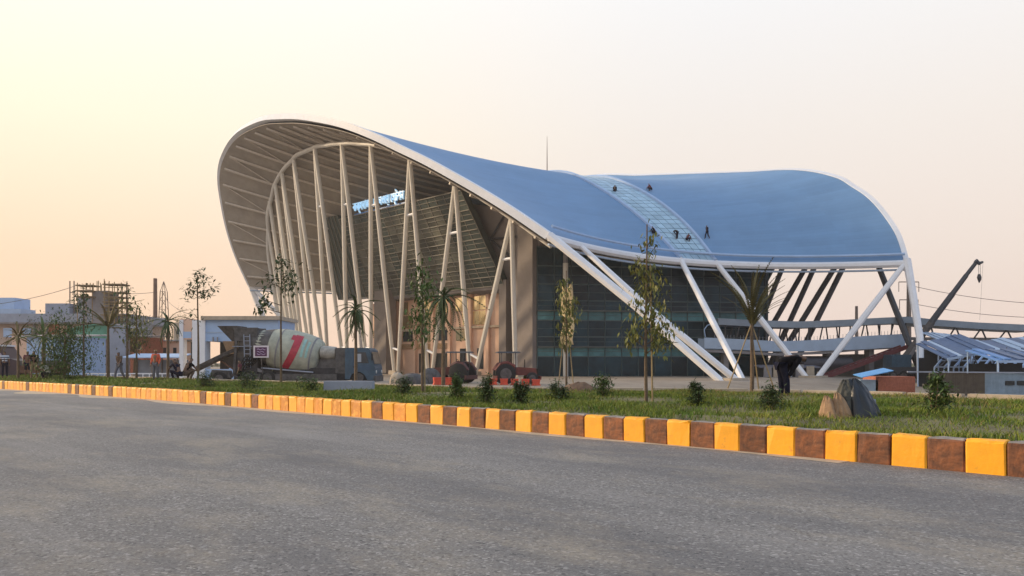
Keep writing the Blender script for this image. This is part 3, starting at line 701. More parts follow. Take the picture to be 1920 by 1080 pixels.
def wobble(h, r, lean, seed, n=7, top=.35, bend=.04):
    rg = np.random.default_rng(seed); pts = []; ax, ay = rg.uniform(-1, 1, 2)
    for i in range(n):
        f_ = i / (n - 1); pts.append((lean[0] * f_ + bend * ax * math.sin(f_ * 5) * h * .12, lean[1] * f_ + bend * ay * math.sin(f_ * 4 + 1) * h * .12, h * f_ - .08))
    return pts, [r * (1 - (1 - top) * i / (n - 1)) for i in range(n)]
def sapling(label, base, h, clumps, leaf=.2, lm=None, trunk=.035, stakes=(), seed=1, droop=.7, twigs=True, lean=(0, 0), name='sapling_tree'):
    t_ = thing(name, label, 'tree', base, 0, 'young trees planted along the verge')
    pts, rr = wobble(h, trunk, lean, seed); MB().path(pts, rr, 7).build('trunk', M_bark, t_, smooth=True)
    cl = []; rg = np.random.default_rng(seed)
    for k, (hf, off, n_, spx) in enumerate(clumps):
        a = rg.uniform(0, 2 * math.pi) if not isinstance(off, tuple) else 0
        o = Vector((off[0], off[1], 0)) if isinstance(off, tuple) else Vector((math.cos(a) * off, math.sin(a) * off, 0))
        tp = Vector((lean[0] * hf, lean[1] * hf, h * hf)) + o
        cl.append((tp, n_, spx))
        if twigs: MB().tube((lean[0] * hf * .9, lean[1] * hf * .9, h * hf - .25), tp, trunk * .35, trunk * .15, 5).build('branch', M_bark, t_)
    leaf_cloud(cl, leaf, droop, seed).build('crown', lm or M_leaf, t_)
    for (dx, dy, hh, tx, ty) in stakes:
        MB().tube((dx, dy, -.1), (tx, ty, hh), .025, .02, 6).build('stake', M_bamboo, t_)
    return t_
def frond_mesh(name, ln, curve, n=13, wid=.24):
    mb = MB(); P = []
    for i in range(n + 1):
        f_ = i / n; P.append(Vector((ln * (f_ - .12 * curve * f_ * f_), 0, -ln * curve * .55 * f_ ** 2.2)))
    mb.path(P, [.018 * (1 - .8 * i / n) for i in range(n + 1)], 4)
    for i in np.arange(1.5, n + .01, .5):
        i = float(i)
        for sgn in (-1, 1):
            w_ = wid * math.sin(math.pi * min(1, .18 + .8 * i / n)) * ln * .55 + .05; p = P[int(i)].lerp(P[min(int(i) + 1, n)], i - int(i)); d = (P[int(i)] - P[int(i) - 1]).normalized()
            e = p + Vector((w_ * .85, sgn * w_ * .6, -w_ * .65)); m_ = p.lerp(e, .5) + Vector((0, 0, .02)); s_ = d * .024; q_ = d * .034
            mb.add([p - s_, p + s_, m_ + q_, e, m_ - q_], [(0, 1, 2, 4), (4, 2, 3)])
    me = mb.mesh(name); return me
def palm(label, base, h, n, ln, spread, lm, seed, trunk=.07, curve=.5, wid=.13, stakes=(), lean=(0, 0), name='palm_sapling'):
    """spread: angle of the outer fronds from upright, degrees"""
    t_ = thing(name, label, 'palm', base, 0, 'young palms planted along the verge'); rg = random.Random(seed)
    pts, rr = wobble(h, trunk, lean, seed, top=.7, bend=.03); MB().path(pts, rr, 8).build('trunk', M_bark, t_, smooth=True)
    me = frond_mesh('frond_%d' % seed, ln, curve, 13, wid); me.materials.append(lm)
    for k in range(n):
        o = link('frond', me, t_, (lean[0], lean[1], h - .15 + rg.uniform(-.1, .08)))
        pitch = 90 - spread * (.15 + .85 * (k / max(n - 1, 1))) + rg.uniform(-12, 12); sc = rg.uniform(.55, 1.12)
        o.rotation_euler = (rg.uniform(-.4, .4), -R(pitch), k * 2.399 + rg.uniform(-.3, .3)); o.scale = (sc, sc, sc)
    for (dx, dy, hh, tx, ty) in stakes:
        MB().tube((dx, dy, -.1), (tx, ty, hh), .03, .022, 6).build('stake', M_bamboo, t_)
    return t_
VZ = .45
# tall cut-back tree with two poles before the side glass wall
sapling('tallest slim cut back sapling, leaves hugging its stem, before the skylight end of the roof', at(1212, 757, VZ), 4.45,
        [(.90, .12, 12, .28), (.80, .1, 16, .35), (.74, (-.25, 0), 10, .25), (.68, .1, 26, .40), (.60, (.15, 0), 30, .45), (.52, (-.12, 0), 34, .45), (.45, (.25, 0), 36, .5), (.40, (-.3, .1), 12, .3), (.38, (.38, 0), 24, .4), (.33, (.3, -.1), 18, .35), (.36, (-.35, 0), 14, .25)],
        leaf=.19, lm=M_leafy, trunk=.045, stakes=((.16, .05, 3.4, .1, .02),), seed=3, droop=1.0)
palm('tied up palm with upright dry fronds beside the bending worker', at(1410, 733, VZ), 2.45, 30, 2.3, 24, mat('leaf_dusky', (.055, .06, .025), .7, scale=6, col2=(.13, .11, .045), spec=.2), 4, trunk=.075, curve=.75, wid=.055, stakes=((-.9, .1, 2.3, -.05, 0), (.75, -.3, 2.2, .05, 0), (.5, .8, 2.2, 0, .05)))
sapling('slim dry leaved sapling in front of the added cream sheet', at(1062, 724, VZ), 5.0, [(.86, .15, 14, .4), (.76, .2, 18, .5), (.67, (.12, 0), 30, .5), (.58, (.1, 0), 24, .45), (.48, .12, 18, .4), (.36, .1, 12, .3)], leaf=.28, lm=M_leafy, trunk=.05, seed=6, droop=1.1, stakes=((-.35, 0, 3.6, .02, 0), (.32, .1, 3.0, .02, 0)))
sapling('leafy sapling on a straight pole left of the dark palm', at(792, 739, VZ), 4.0, [(.95, .1, 26, .4), (.85, .15, 34, .45), (.76, .1, 26, .45), (.62, (-.15, 0), 26, .45), (.55, (.1, 0), 22, .4), (.48, (-.2, 0), 14, .35)], leaf=.22, lm=M_leaf, trunk=.05, seed=8, droop=.8, stakes=((.08, .02, 2.6, .05, 0),))
palm('dark drooping palm in front of the salmon entrance wall', at(831, 722, VZ), 4.1, 40, 1.6, 165, M_leafd, 9, trunk=.10, curve=1.7, wid=.12)
palm('narrow dark palm standing in front of the truck cab', at(667, 722, VZ), 3.5, 32, 1.2, 160, M_leafd, 10, trunk=.08, curve=1.6, wid=.12)
sapling('thin bare sapling with a tuft of leaves before the mixer drum', at(527, 722, VZ), 5.6, [(.97, .15, 12, .4), (.88, .35, 26, .6), (.80, (.3, 0), 24, .5), (.82, (-.5, 0), 16, .4), (.68, (-.75, 0), 18, .4), (.62, (-.9, 0), 10, .3)], leaf=.32, lm=M_leafd, trunk=.06, seed=12, droop=.4)
sapling('sapling with small round crown beside the pale blue gatehouse', at(371, 715, VZ), 5.8, [(.98, .2, 12, .4), (.90, .4, 22, .6), (.83, (-.35, 0), 20, .5), (.82, (.5, 0), 14, .4), (.86, (.85, 0), 6, .25), (.62, (-.2, 0), 8, .5)], leaf=.34, lm=M_leafd, trunk=.07, seed=13, droop=.3)
palm('bushy topped palm in front of the lattice mast', at(315, 712, VZ), 3.6, 24, 1.3, 150, M_leafd, 14, trunk=.09, curve=1.3)
sapling('bare dark pole like sapling right of the green shed', at(238, 713, VZ), 5.6, [(.9, .2, 10, .5), (.55, .2, 14, .6), (.75, (.3, 0), 14, .6)], leaf=.3, lm=M_leafd, trunk=.08, seed=15)
sapling('sapling with olive foliage beside the striped scrap heap', at(256, 711, VZ), 4.4, [(.95, .3, 34, .8), (.75, (.2, 0), 40, .9), (.6, (-.3, 0), 26, .7)], leaf=.3, lm=M_leafy, trunk=.07, seed=16)
palm('spreading palm with fronds in a wide fan before the green shed', at(203, 712, VZ), 3.2, 16, 2.4, 75, M_leafb, 17, trunk=.09, curve=.8)
sapling('thin dark sapling left of the fan shaped palm', at(157, 713, VZ), 5.2, [(.95, .15, 14, .4), (.85, .2, 18, .5), (.7, .15, 14, .5)], leaf=.3, lm=M_leafd, trunk=.07, seed=18)
sapling('large dense shrub like tree left of the grey scrap wall', at(122, 713, VZ), 3.4, [(.9, .4, 90, 1.1), (.7, (-.7, 0), 110, 1.2), (.7, (.6, .2), 110, 1.2), (.45, (-1.0, 0), 120, 1.2), (.45, (.9, 0), 120, 1.2), (.35, (0, .3), 120, 1.4), (.2, (.4, 0), 190, 1.2), (.2, (-.6, 0), 190, 1.2), (.5, (0, 0), 320, 1.3), (.75, (0, .2), 160, 1.0)], leaf=.2, lm=M_leaf, trunk=.09, seed=19)
palm('green palm with short stout trunk before the pale blue wall', at(82, 712, VZ), 2.7, 20, 1.5, 130, M_leaf, 20, trunk=.13, curve=.8)
palm('small olive palm nearest the left edge of the verge', at(34, 712, VZ), 2.7, 18, 1.4, 120, M_leafb, 21, trunk=.08, curve=.9)
# low shrubs
def shrub(label, px, py, h, wd, seed, lm=None):
    h *= .82; wd *= .8
    t_ = thing('shrub', label, 'shrub', at(px, py, VZ), 0, 'low shrubs dotted over the verge'); rg = np.random.default_rng(seed)
    for k in range(5):
        a = rg.uniform(0, 6.28); MB().tube((0, 0, -.05), (math.cos(a) * wd * .3, math.sin(a) * wd * .3, h * rg.uniform(.5, .9)), .012, .005, 5).build('stem', M_bark, t_)
    cl = [((rg.normal(0, wd * .22), rg.normal(0, wd * .22), h * f_), 34, wd * (.75 - .45 * f_)) for f_ in (.2, .3, .42, .55, .68, .8, .92)]
    leaf_cloud(cl, .10 + .05 * h, .1, seed).build('foliage', lm or M_leafd, t_)
for i, (lb, px, py, h, wd) in enumerate((
        ('round dark shrub right of the truck front', 755, 741, .55, .65), ('upright dark shrub before the left tractor', 856, 750, .75, .5),
        ('pointed dark shrub midway between the two tractors', 910, 755, .72, .5), ('small dark shrub below the right tractor', 978, 757, .62, .4),
        ('pale flowered shrub in front of the dark side wall', 1130, 748, .72, .6), ('bushy shrub left of the tied up palm', 1308, 762, .65, .4),
        ('dark shrub at the feet of the bending worker', 1445, 767, .50, .6), ('tall bushy shrub near the right edge by the tin fence', 1753, 781, .92, .5),
        ('low dark shrub left of the truck chute', 385, 728, .6, .8), ('dark shrub under the truck rear wheels', 462, 732, .6, .9), ('small shrub below the mixer drum', 590, 737, .5, .7), ('scraggly low shrub beside the earth heap', 1048, 752, .5, .55))):
    shrub(lb, px, py, h, wd, 40 + i, M_leaf if i % 3 == 1 else M_leafd)
# earth heap by the sapling, and at the worker's feet
def heap(label, px, py, rx, ry, h, seed, m):
    rg = np.random.default_rng(seed); mb = MB(); n, k = 18, 6; ph = rg.uniform(0, 6, 4)
    for i in range(k):
        f_ = i / (k - 1)
        for j in range(n):
            a = 2 * math.pi * j / n; q = 1 + .18 * math.sin(3 * a + ph[0]) + .1 * math.sin(7 * a + ph[1]) + rg.normal(0, .04)
            mb.v.append((rx * (1 - f_) * q * math.cos(a), ry * (1 - f_) * q * math.sin(a), h * (1 - (1 - f_) ** 1.7) + rg.normal(0, h * .04) - .06))
    for i in range(k - 1):
        for j in range(n): mb.f.append((i * n + j, i * n + (j + 1) % n, (i + 1) * n + (j + 1) % n, (i + 1) * n + j)); mb.mi.append(0)
    o = mb.build('earth_heap', m, None, smooth=True); o.location = at(px, py, VZ); return tag(o, label, 'heap', 'earth heaps on the verge')
M_earth = mat('turned_earth', (.17, .10, .06), .95, .3, 5, bump=.7, bscale=14)
heap('brown earth heap left of the slim cut back sapling', 1085, 738, .9, .7, .42, 1, M_earth)
heap('low reddish earth heap at the feet of the bending worker', 1510, 748, .75, .5, .17, 2, M_earth)

# ------------------------------------------------------------------ people
def bake(o):
    dg = bpy.context.evaluated_depsgraph_get(); bpy.context.view_layer.update()
    me = bpy.data.meshes.new_from_object(o.evaluated_get(bpy.context.evaluated_depsgraph_get())); return me
def skin_mesh(name, V_, E_, rad, sub=1, root=0):
    me = bpy.data.meshes.new(name); me.from_pydata([tuple(v) for v in V_], E_, []); o = bpy.data.objects.new('tmp_skin', me); C.objects.link(o)
    o.modifiers.new('s', 'SKIN'); d = me.skin_vertices[0].data
    for i, r in enumerate(rad): d[i].radius = (r, r) if not hasattr(r, '__len__') else r; d[i].use_root = (i == root)
    m2 = o.modifiers.new('ss', 'SUBSURF'); m2.levels = sub; m2.render_levels = sub
    res = bake(o); bpy.data.objects.remove(o); res.name = name
    res.polygons.foreach_set('use_smooth', [True] * len(res.polygons)); return res
POSE = {
 'stand': dict(pel=(0, 0, .95), che=(0, .01, 1.28), nec=(0, .0, 1.47), hd=(0, .03, 1.58), ht=(0, .02, 1.68), sl=(-.18, 0, 1.41), el=(-.24, -.02, 1.14), wl=(-.23, .08, .90), sr=(.18, 0, 1.41), er=(.24, -.02, 1.14), wr=(.23, .08, .90), hl=(-.09, 0, .90), kl=(-.11, .03, .50), al=(-.12, -.02, .09), hr=(.09, 0, .90), kr=(.11, .03, .50), ar=(.12, -.02, .09)),
 'walk': dict(pel=(0, 0, .93), che=(0, .04, 1.26), nec=(0, .05, 1.45), hd=(0, .09, 1.56), ht=(0, .08, 1.66), sl=(-.18, .03, 1.39), el=(-.23, .14, 1.14), wl=(-.22, .30, .98), sr=(.18, .03, 1.39), er=(.24, -.12, 1.14), wr=(.23, -.12, .88), hl=(-.09, 0, .90), kl=(-.10, -.05, .50), al=(-.10, -.30, .14), hr=(.09, 0, .90), kr=(.10, .18, .52), ar=(.10, .24, .09)),
 'bend': dict(pel=(0, -.06, .98), che=(0, .24, 1.12), nec=(0, .45, 1.12), hd=(0, .57, 1.08), ht=(0, .66, 1.05), sl=(-.17, .40, 1.07), el=(-.20, .22, .84), wl=(-.12, .10, .62), sr=(.17, .40, 1.07), er=(.20, .22, .84), wr=(.14, .12, .60), hl=(-.09, -.05, .90), kl=(-.11, .0, .50), al=(-.12, .0, .09), hr=(.09, -.05, .90), kr=(.11, .06, .50), ar=(.12, .08, .09)),
 'crouch': dict(pel=(0, -.12, .34), che=(0, .06, .66), nec=(0, .16, .84), hd=(0, .24, .93), ht=(0, .24, 1.03), sl=(-.18, .12, .78), el=(-.25, .30, .56), wl=(-.12, .48, .46), sr=(.18, .12, .78), er=(.25, .30, .56), wr=(.12, .48, .40), hl=(-.09, -.1, .32), kl=(-.16, .30, .50), al=(-.13, .10, .09), hr=(.09, -.1, .32), kr=(.16, .30, .50), ar=(.13, .10, .09)),
 'sit': dict(pel=(0, 0, .14), che=(0, .04, .48), nec=(0, .10, .67), hd=(0, .16, .77), ht=(0, .16, .87), sl=(-.18, .06, .61), el=(-.24, .22, .40), wl=(-.12, .42, .36), sr=(.18, .06, .61), er=(.24, .22, .40), wr=(.12, .42, .36), hl=(-.09, .04, .13), kl=(-.13, .42, .36), al=(-.12, .70, .09), hr=(.09, .04, .13), kr=(.14, .42, .38), ar=(.13, .72, .09)),
}
def person(label, loc, rz, pose, shirt, trousers, sleeves='short', bare_shin=False, hair=None, hat=None, group=None, stripes=None, scale=1.0, bulk=1.0):
    P = {k: Vector(v) * scale for k, v in POSE[pose].items()}
    def foot(a, k_): return a + Vector((0, .15, -.06)) * scale
    keys = ['pel', 'che', 'nec', 'hd', 'ht', 'sl', 'el', 'wl', 'sr', 'er', 'wr', 'hl', 'kl', 'al', 'hr', 'kr', 'ar']
    V_ = [P[k] for k in keys]; ix = {k: i for i, k in enumerate(keys)}
    rad = [.12, .12, .055, .088, .078, .06, .045, .032, .06, .045, .032, .085, .06, .042, .085, .06, .042]
    E_ = [(0, 1), (1, 2), (2, 3), (3, 4), (1, ix['sl']), (ix['sl'], ix['el']), (ix['el'], ix['wl']), (1, ix['sr']), (ix['sr'], ix['er']), (ix['er'], ix['wr']), (0, ix['hl']), (ix['hl'], ix['kl']), (ix['kl'], ix['al']), (0, ix['hr']), (ix['hr'], ix['kr']), (ix['kr'], ix['ar'])]
    for s_ in 'lr':
        V_.append(foot(P['a' + s_], s_)); rad.append(.032); E_.append((ix['a' + s_], len(V_) - 1))
        # hand: palm, four fingers, thumb
        wv = P['w' + s_]; fd = (wv - P['e' + s_]).normalized(); sd = fd.cross(Vector((0, 1, .3))).normalized(); pm = wv + fd * .06
        V_.append(pm); rad.append(.028); E_.append((ix['w' + s_], len(V_) - 1)); pi_ = len(V_) - 1
        for q in (-.03, -.01, .01, .03):
            V_.append(pm + sd * q + fd * (.05 - abs(q) * .4)); rad.append(.009); E_.append((pi_, len(V_) - 1))
            V_.append(V_[-1] + fd * .03 + Vector((0, .012, -.01))); rad.append(.008); E_.append((len(V_) - 2, len(V_) - 1))
        V_.append(wv + fd * .03 + sd * .045); rad.append(.010); E_.append((pi_, len(V_) - 1))
    rad = [r * scale for r in rad]
    me = skin_mesh('person_body', V_, E_, rad, 1); me.materials.append(M_skin)
    o = link('person', me, None, loc, rz); tag(o, label, 'person', group)
    # shirt
    a_, c_ = P['sl'], P['sr']; el = P['el'] if sleeves == 'long' else P['sl'].lerp(P['el'], .75); er = P['er'] if sleeves == 'long' else P['sr'].lerp(P['er'], .75)
    lo = P['pel'] + (P['pel'] - P['che']).normalized() * .05
    SV = [P['che'], P['pel'].lerp(P['che'], .35), lo, P['nec'].lerp(P['che'], .25), a_, el, c_, er]; SE = [(0, 1), (1, 2), (0, 3), (0, 4), (4, 5), (0, 6), (6, 7)]; sr = [(.16, .125), (.145, .115), (.15, .12), .075, .08, .062, .08, .062]
    if sleeves == 'long':
        SV += [P['wl'], P['wr']]; SE += [(5, 8), (7, 9)]; sr += [.048, .048]
    sr = [(q[0] * bulk, q[1] * bulk) if hasattr(q, '__len__') else q * bulk for q in sr]; sm = skin_mesh('shirt', SV, SE, sr, 1); sm.materials.append(shirt if not stripes else stripes); link('shirt', sm, o)
    # trousers
    hl, hr = P['hl'], P['hr']; kl = P['kl']; kr = P['kr']
    TV = [P['pel'], hl, kl, hr, kr]; TE = [(0, 1), (1, 2), (0, 3), (3, 4)]; tr = [.125, .098, .078, .098, .078]
    if not bare_shin:
        TV += [P['al'].lerp(kl, .05), P['ar'].lerp(kr, .05)]; TE += [(2, 5), (4, 6)]; tr += [.06, .06]
    tr = [q * bulk for q in tr]; tm = skin_mesh('trousers', TV, TE, tr, 1); tm.materials.append(trousers); link('trousers', tm, o)
    up = (P['ht'] - P['hd']).normalized(); hb = MB()
    hm = skin_mesh('hair', [P['hd'] + up * .03 + Vector((0, -.02, 0)), P['ht'] + Vector((0, -.012, 0))], [(0, 1)], [.098, .088], 1); hm.materials.append(hat or M_hair); link('hat' if hat else 'hair', hm, o)
    # nose
    fwd = Vector((0, 1, 0)) if pose != 'bend' else Vector((0, .3, -.95))
    nb = MB(); n0 = P['hd'] + fwd * .085
    nb.add([n0 + Vector((-.015, 0, 0)), n0 + Vector((.015, 0, 0)), n0 + up * .045, n0 + fwd * .03 - up * .005], [(0, 1, 3), (1, 2, 3), (2, 0, 3), (0, 2, 1)]); nb.build('nose', M_skin, o)
    return o
cl_black = mat('cloth_black', (.010, .010, .013), .95, .2, 12, spec=.1); cl_navy = mat('cloth_navy', (.014, .015, .030), .95, .2, 12, spec=.1); cl_brown = mat('cloth_brown', (.12, .08, .055), .9, .2, 12)
cl_orange = mat('cloth_orange', (.60, .11, .05), .85, .15, 12); cl_white = mat('cloth_white', (.6, .58, .56), .9, .1, 12); cl_khaki = mat('cloth_khaki', (.20, .16, .08), .9, .2, 12); cl_maroon = mat('cloth_maroon', (.12, .03, .04), .9, .2, 12)
cl_grey = mat('cloth_grey', (.13, .13, .15), .9, .2, 12)
# striped cloth
cl_str = bpy.data.materials.new('cloth_striped'); cl_str.use_nodes = True; t = cl_str.node_tree; b = t.nodes['Principled BSDF']
tcn = nd('ShaderNodeTexCoord'); sx = nd('ShaderNodeSeparateXYZ'); t.links.new(tcn.outputs['Object'], sx.inputs[0])
mm = nd('ShaderNodeMath', operation='MULTIPLY'); mm.inputs[1].default_value = 7.0; t.links.new(sx.outputs[2], mm.inputs[0]); fr = nd('ShaderNodeMath', operation='FRACT'); t.links.new(mm.outputs[0], fr.inputs[0])
gt = nd('ShaderNodeMath', operation='GREATER_THAN'); gt.inputs[1].default_value = .5; t.links.new(fr.outputs[0], gt.inputs[0]); mx = nd('ShaderNodeMixRGB'); mx.inputs[1].default_value = (.03, .05, .11, 1); mx.inputs[2].default_value = (.62, .66, .72, 1)
t.links.new(gt.outputs[0], mx.inputs[0]); t.links.new(mx.outputs[0], b.inputs['Base Color']); b.inputs['Roughness'].default_value = .9
def vpos(px, py): return at(px, py, VZ)
def stand(px, Y):
    x = (px - 960) / F * Y; d = np.hypot(KX - x, KY - Y); i = int(d.argmin()); return Vector((x, Y, .47 if d[i] < W_at(KLa[i]) else float(ground_z(x, Y))))
person('worker in dark clothes bent double on the verge beside the tied up palm', vpos(1468, 747) , R(-88), 'bend', cl_black, cl_navy, 'long', bulk=1.22, scale=1.03)
person('person in a blue and white striped shirt at the left edge', stand(9, 50), R(20), 'stand', None, cl_navy, stripes=cl_str)
person('person in black shirt and khaki shorts walking near the left edge', stand(64, 47), R(200), 'walk', cl_black, cl_khaki, bare_shin=True)
person('person half hidden behind the walker in the black shirt', stand(52, 49), R(190), 'stand', cl_maroon, cl_navy, bare_shin=True)
person('person in a white top crouching behind the verge left of the large shrub', stand(88, 46), R(80), 'crouch', cl_white, cl_navy)
person('dark clothed person standing between the saplings before the scrap wall', stand(224, 46), R(160), 'walk', cl_brown, cl_grey, scale=.95)
person('person in an orange shirt and straw hat by the verge', stand(292, 43), R(170), 'stand', cl_orange, cl_grey, 'long', hat=mat('straw', (.55, .36, .14), .9, .2, 20))
person('dark clothed person crouching left of the gatehouse sapling', stand(333, 43), R(60), 'crouch', cl_navy, cl_navy, scale=1.15)
person('crouching person leaning over beside the gatehouse sapling, face down', stand(350, 43.5), R(-40), 'crouch', cl_black, cl_brown, scale=1.2)
person('person in maroon standing at the rear of the mixer truck', stand(450, 50), R(90), 'stand', cl_maroon, cl_black, scale=.95)
# people at work on the roof
for (lb, tt, ww, rz, ps, sh) in (('roof worker sitting on the upper left edge of the skylight', .23, .478, -.3, 'sit', cl_black), ('roof worker crouching on the upper right edge of the skylight', .235, .578, 1.2, 'crouch', cl_maroon),
        ('left one of the two roof workers near the skylight foot', .055, .490, .6, 'bend', cl_black), ('right one of the two roof workers near the skylight foot', .05, .515, -.9, 'crouch', cl_maroon), ('roof worker alone right of the skylight foot', .058, .575, 2.0, 'walk', cl_navy), ('roof worker behind the top of the tallest sapling', .066, .435, 1.0, 'crouch', cl_black)):
    p = roof(tt, ww) + roof_n(tt, ww) * .1; person(lb, uvw(*p), rz, ps, sh, cl_navy, 'long', group='workers on the station roof', scale=.98)

# ------------------------------------------------------------------ covered pile on the verge
pl = thing('covered_pile', 'pile of tan sacks half covered by a black tarpaulin on the grass', 'pile', at(1592, 784, VZ))
def lump(nm, c_, r, m, seed, parent, fold=.0, n=16, k=9):
    rg = np.random.default_rng(seed); mb = MB(); ph = rg.uniform(0, 6.28, 6)
    for i in range(k):
        th = math.pi * .5 * i / (k - 1)
        for j in range(n):
            a = 2 * math.pi * j / n; q = 1 + fold * math.sin(5 * a + ph[0]) * math.cos(th) + fold * .7 * math.sin(9 * a + ph[1]) * math.cos(th) + .08 * math.sin(2 * a + ph[2])
            mb.v.append((c_[0] + r[0] * math.cos(th) ** .7 * q * math.cos(a), c_[1] + r[1] * math.cos(th) ** .7 * q * math.sin(a), c_[2] + r[2] * math.sin(th) * (1 + .06 * math.sin(3 * a + ph[3]))))
    for i in range(k - 1):
        for j in range(n): mb.f.append((i * n + j, i * n + (j + 1) % n, (i + 1) * n + (j + 1) % n, (i + 1) * n + j)); mb.mi.append(0)
    return mb.build(nm, m, parent, smooth=True)

def drape(c_, r, h, seed, nm, m, n=64, k=16, x_lim=None):
    """tarpaulin hanging in folds over a rounded stack, spreading at the hem"""
    rg = np.random.default_rng(seed); mb = MB(); ph = rg.uniform(0, 6.28, 8)
    for i in range(k):
        f_ = i / (k - 1); rr = .10 + .90 * f_ ** .75; z = h * (1 - f_ ** 1.25)
        for j in range(n):
            a = 2 * math.pi * j / n
            fo = (.09 * math.sin(3 * a + ph[0] + f_ * 1.5) + .10 * abs(math.sin(4.5 * a + ph[1] - f_ * 1.6)) + .07 * math.sin(11 * a + ph[2] + f_ * 2.2)) * (f_ * 1.1)
            q = rr * (1 + fo); mb.v.append((c_[0] + r[0] * q * math.cos(a) - .10 * (1 - f_), c_[1] + r[1] * q * math.sin(a), c_[2] + z + .03 * math.sin(3 * a + ph[3]) * math.sin(f_ * 3.1) + .02 * math.sin(7 * a + f_ * 6 + ph[4])))
    for i in range(k - 1):
        for j in range(n): mb.f.append((i * n + j, i * n + (j + 1) % n, (i + 1) * n + (j + 1) % n, (i + 1) * n + j)); mb.mi.append(0)
    for i in range(len(mb.v)): mb.v[i] = tuple(c + rg.normal(0, .004) for c in mb.v[i])
    return mb.build(nm, m, pl, smooth=True)
drape((.20, .08, -.06), (.42, .38), .76, 5, 'tarpaulin', M_tarp)
drape((-.33, -.05, -.05), (.20, .2), .44, 21, 'sack', M_sack, 48, 12); drape((-.16, -.08, -.05), (.18, .2), .50, 22, 'sack', M_sack, 48, 12)
drape((.06, .06, .02), (.30, .25), .66, 9, 'tarpaulin', mat('dark_sacking', (.06, .062, .055), .8, .3, 7, bump=.6, bscale=14))
MB().hexa([(.42, .0, 0), (.52, .02, 0), (.52, .2, 0), (.42, .2, 0), (.38, .02, .36), (.50, .04, .34), (.50, .2, .34), (.38, .2, .36)]).build('box', M_greyb, pl)


# ------------------------------------------------------------------ concrete mixer truck
K = 52 / F
tk_loc = dep(563, 721, 52); tk_loc.z = 0.0
truck = thing('mixer_truck', 'muddy concrete mixer truck with cream drum and blue cab parked behind the verge', 'truck', tk_loc, R(-2))
def T(px, py, y=0.0): return ((px - 563) * K, y, (722 - py) * K)
HWD = 1.2
MB().box(T(440, 0)[0], T(700, 0)[0], -.5, .5, T(0, 706)[2], T(0, 698)[2]).build('chassis', M_grime, truck)
MB().box(T(490, 0)[0], T(640, 0)[0], -1.12, -1.0, T(0, 712)[2], T(0, 701)[2]).build('side_guard', M_grime, truck)
# drum, its axis rising to the rear
ax0 = Vector(T(604, 672)); ax1 = Vector(T(452, 640)); ad = (ax1 - ax0).normalized(); al = (ax1 - ax0).length
prof = [(0, .40), (.03, .86), (.12, 1.08), (.45, 1.26), (1.1, 1.38), (1.9, 1.42), (2.6, 1.40), (3.3, 1.24), (4.0, 1.04), (4.7, .80), (5.3, .62), (al, .60)]
drum = MB().lathe(prof, ax0, ad, 32).build('drum', M_drum, truck, smooth=True)
def dr(t_):
    for (a, ra), (c_, rc) in zip(prof, prof[1:]):
        if a <= t_ <= c_: return ra + (rc - ra) * (t_ - a) / (c_ - a)
    return .6
dx = ad.orthogonal().normalized(); dx = (Vector((0, -1, 0)) - ad * ad.dot(Vector((0, -1, 0)))).normalized(); dz = dx.cross(ad); dz = dz if dz.z > 0 else -dz
def dsurf(t_, a, o=.015): return ax0 + ad * t_ + (dx * math.cos(a) + dz * math.sin(a)) * (dr(t_) + o)
def band(tc_, wd, a0, a1, nm, m, slant=0.0, curl=0.0, n=16):
    mb = MB()
    for i in range(n + 1):
        a = a0 + (a1 - a0) * i / n; c_ = tc_ + slant * (i / n - .5) + curl * math.sin(math.pi * i / n)
        mb.v += [dsurf(c_ - wd / 2, a), dsurf(c_ + wd / 2, a)]
    mb.f = [(2 * i, 2 * i + 1, 2 * i + 3, 2 * i + 2) for i in range(n)]; mb.mi = [0] * n
    return mb.build(nm, m, drum, smooth=True)
band(1.70, .48, -.85, .98, 'red_stripe', M_red, slant=-.55, curl=-.22)
band(1.72, .30, .62, .92, 'red_stripe', M_red)
M_teal = mat('faded_teal', (.30, .50, .46), .6, .15, 4)
band(.98, .16, -.1, .85, 'teal_stripe', M_teal); band(.70, .14, -.1, .75, 'teal_stripe', M_teal)
band(4.3, 2.1, -1.9, 1.9, 'grimy_collar', M_grime, n=24)
for tq in (.45, 2.6): band(tq, .10, -1.4, 1.6, 'drum_ring', M_grey)
# rear frame, hopper, chute
for y in (-.75, .75):
    MB().beam(T(450, 640, y), T(446, 700, y), .14, .16, up=(1, 0, 0)).build('rear_post', M_grime, truck); MB().beam(T(488, 618, y), T(480, 700, y), .14, .16, up=(1, 0, 0)).build('rear_post', M_grime, truck)
    MB().beam(T(444, 617, y), T(490, 617, y), .12, .12).build('rear_rail', M_grime, truck)
MB().box(T(446, 0)[0], T(490, 0)[0], -.78, .78, T(0, 640)[2], T(0, 616)[2]).build('rear_housing', M_grime, truck)
hp = [(-.85, .85, T(416, 613), T(452, 613)), (-.35, .35, T(436, 641), T(452, 641))]
MB().hexa([(T(438, 0)[0], -.35, T(0, 641)[2]), (T(452, 0)[0], -.35, T(0, 641)[2]), (T(452, 0)[0], .35, T(0, 641)[2]), (T(438, 0)[0], .35, T(0, 641)[2]), (T(415, 0)[0], -.85, T(0, 612)[2]), (T(453, 0)[0], -.85, T(0, 612)[2]), (T(453, 0)[0], .85, T(0, 612)[2]), (T(415, 0)[0], .85, T(0, 612)[2])]).build('hopper', M_grime, truck)
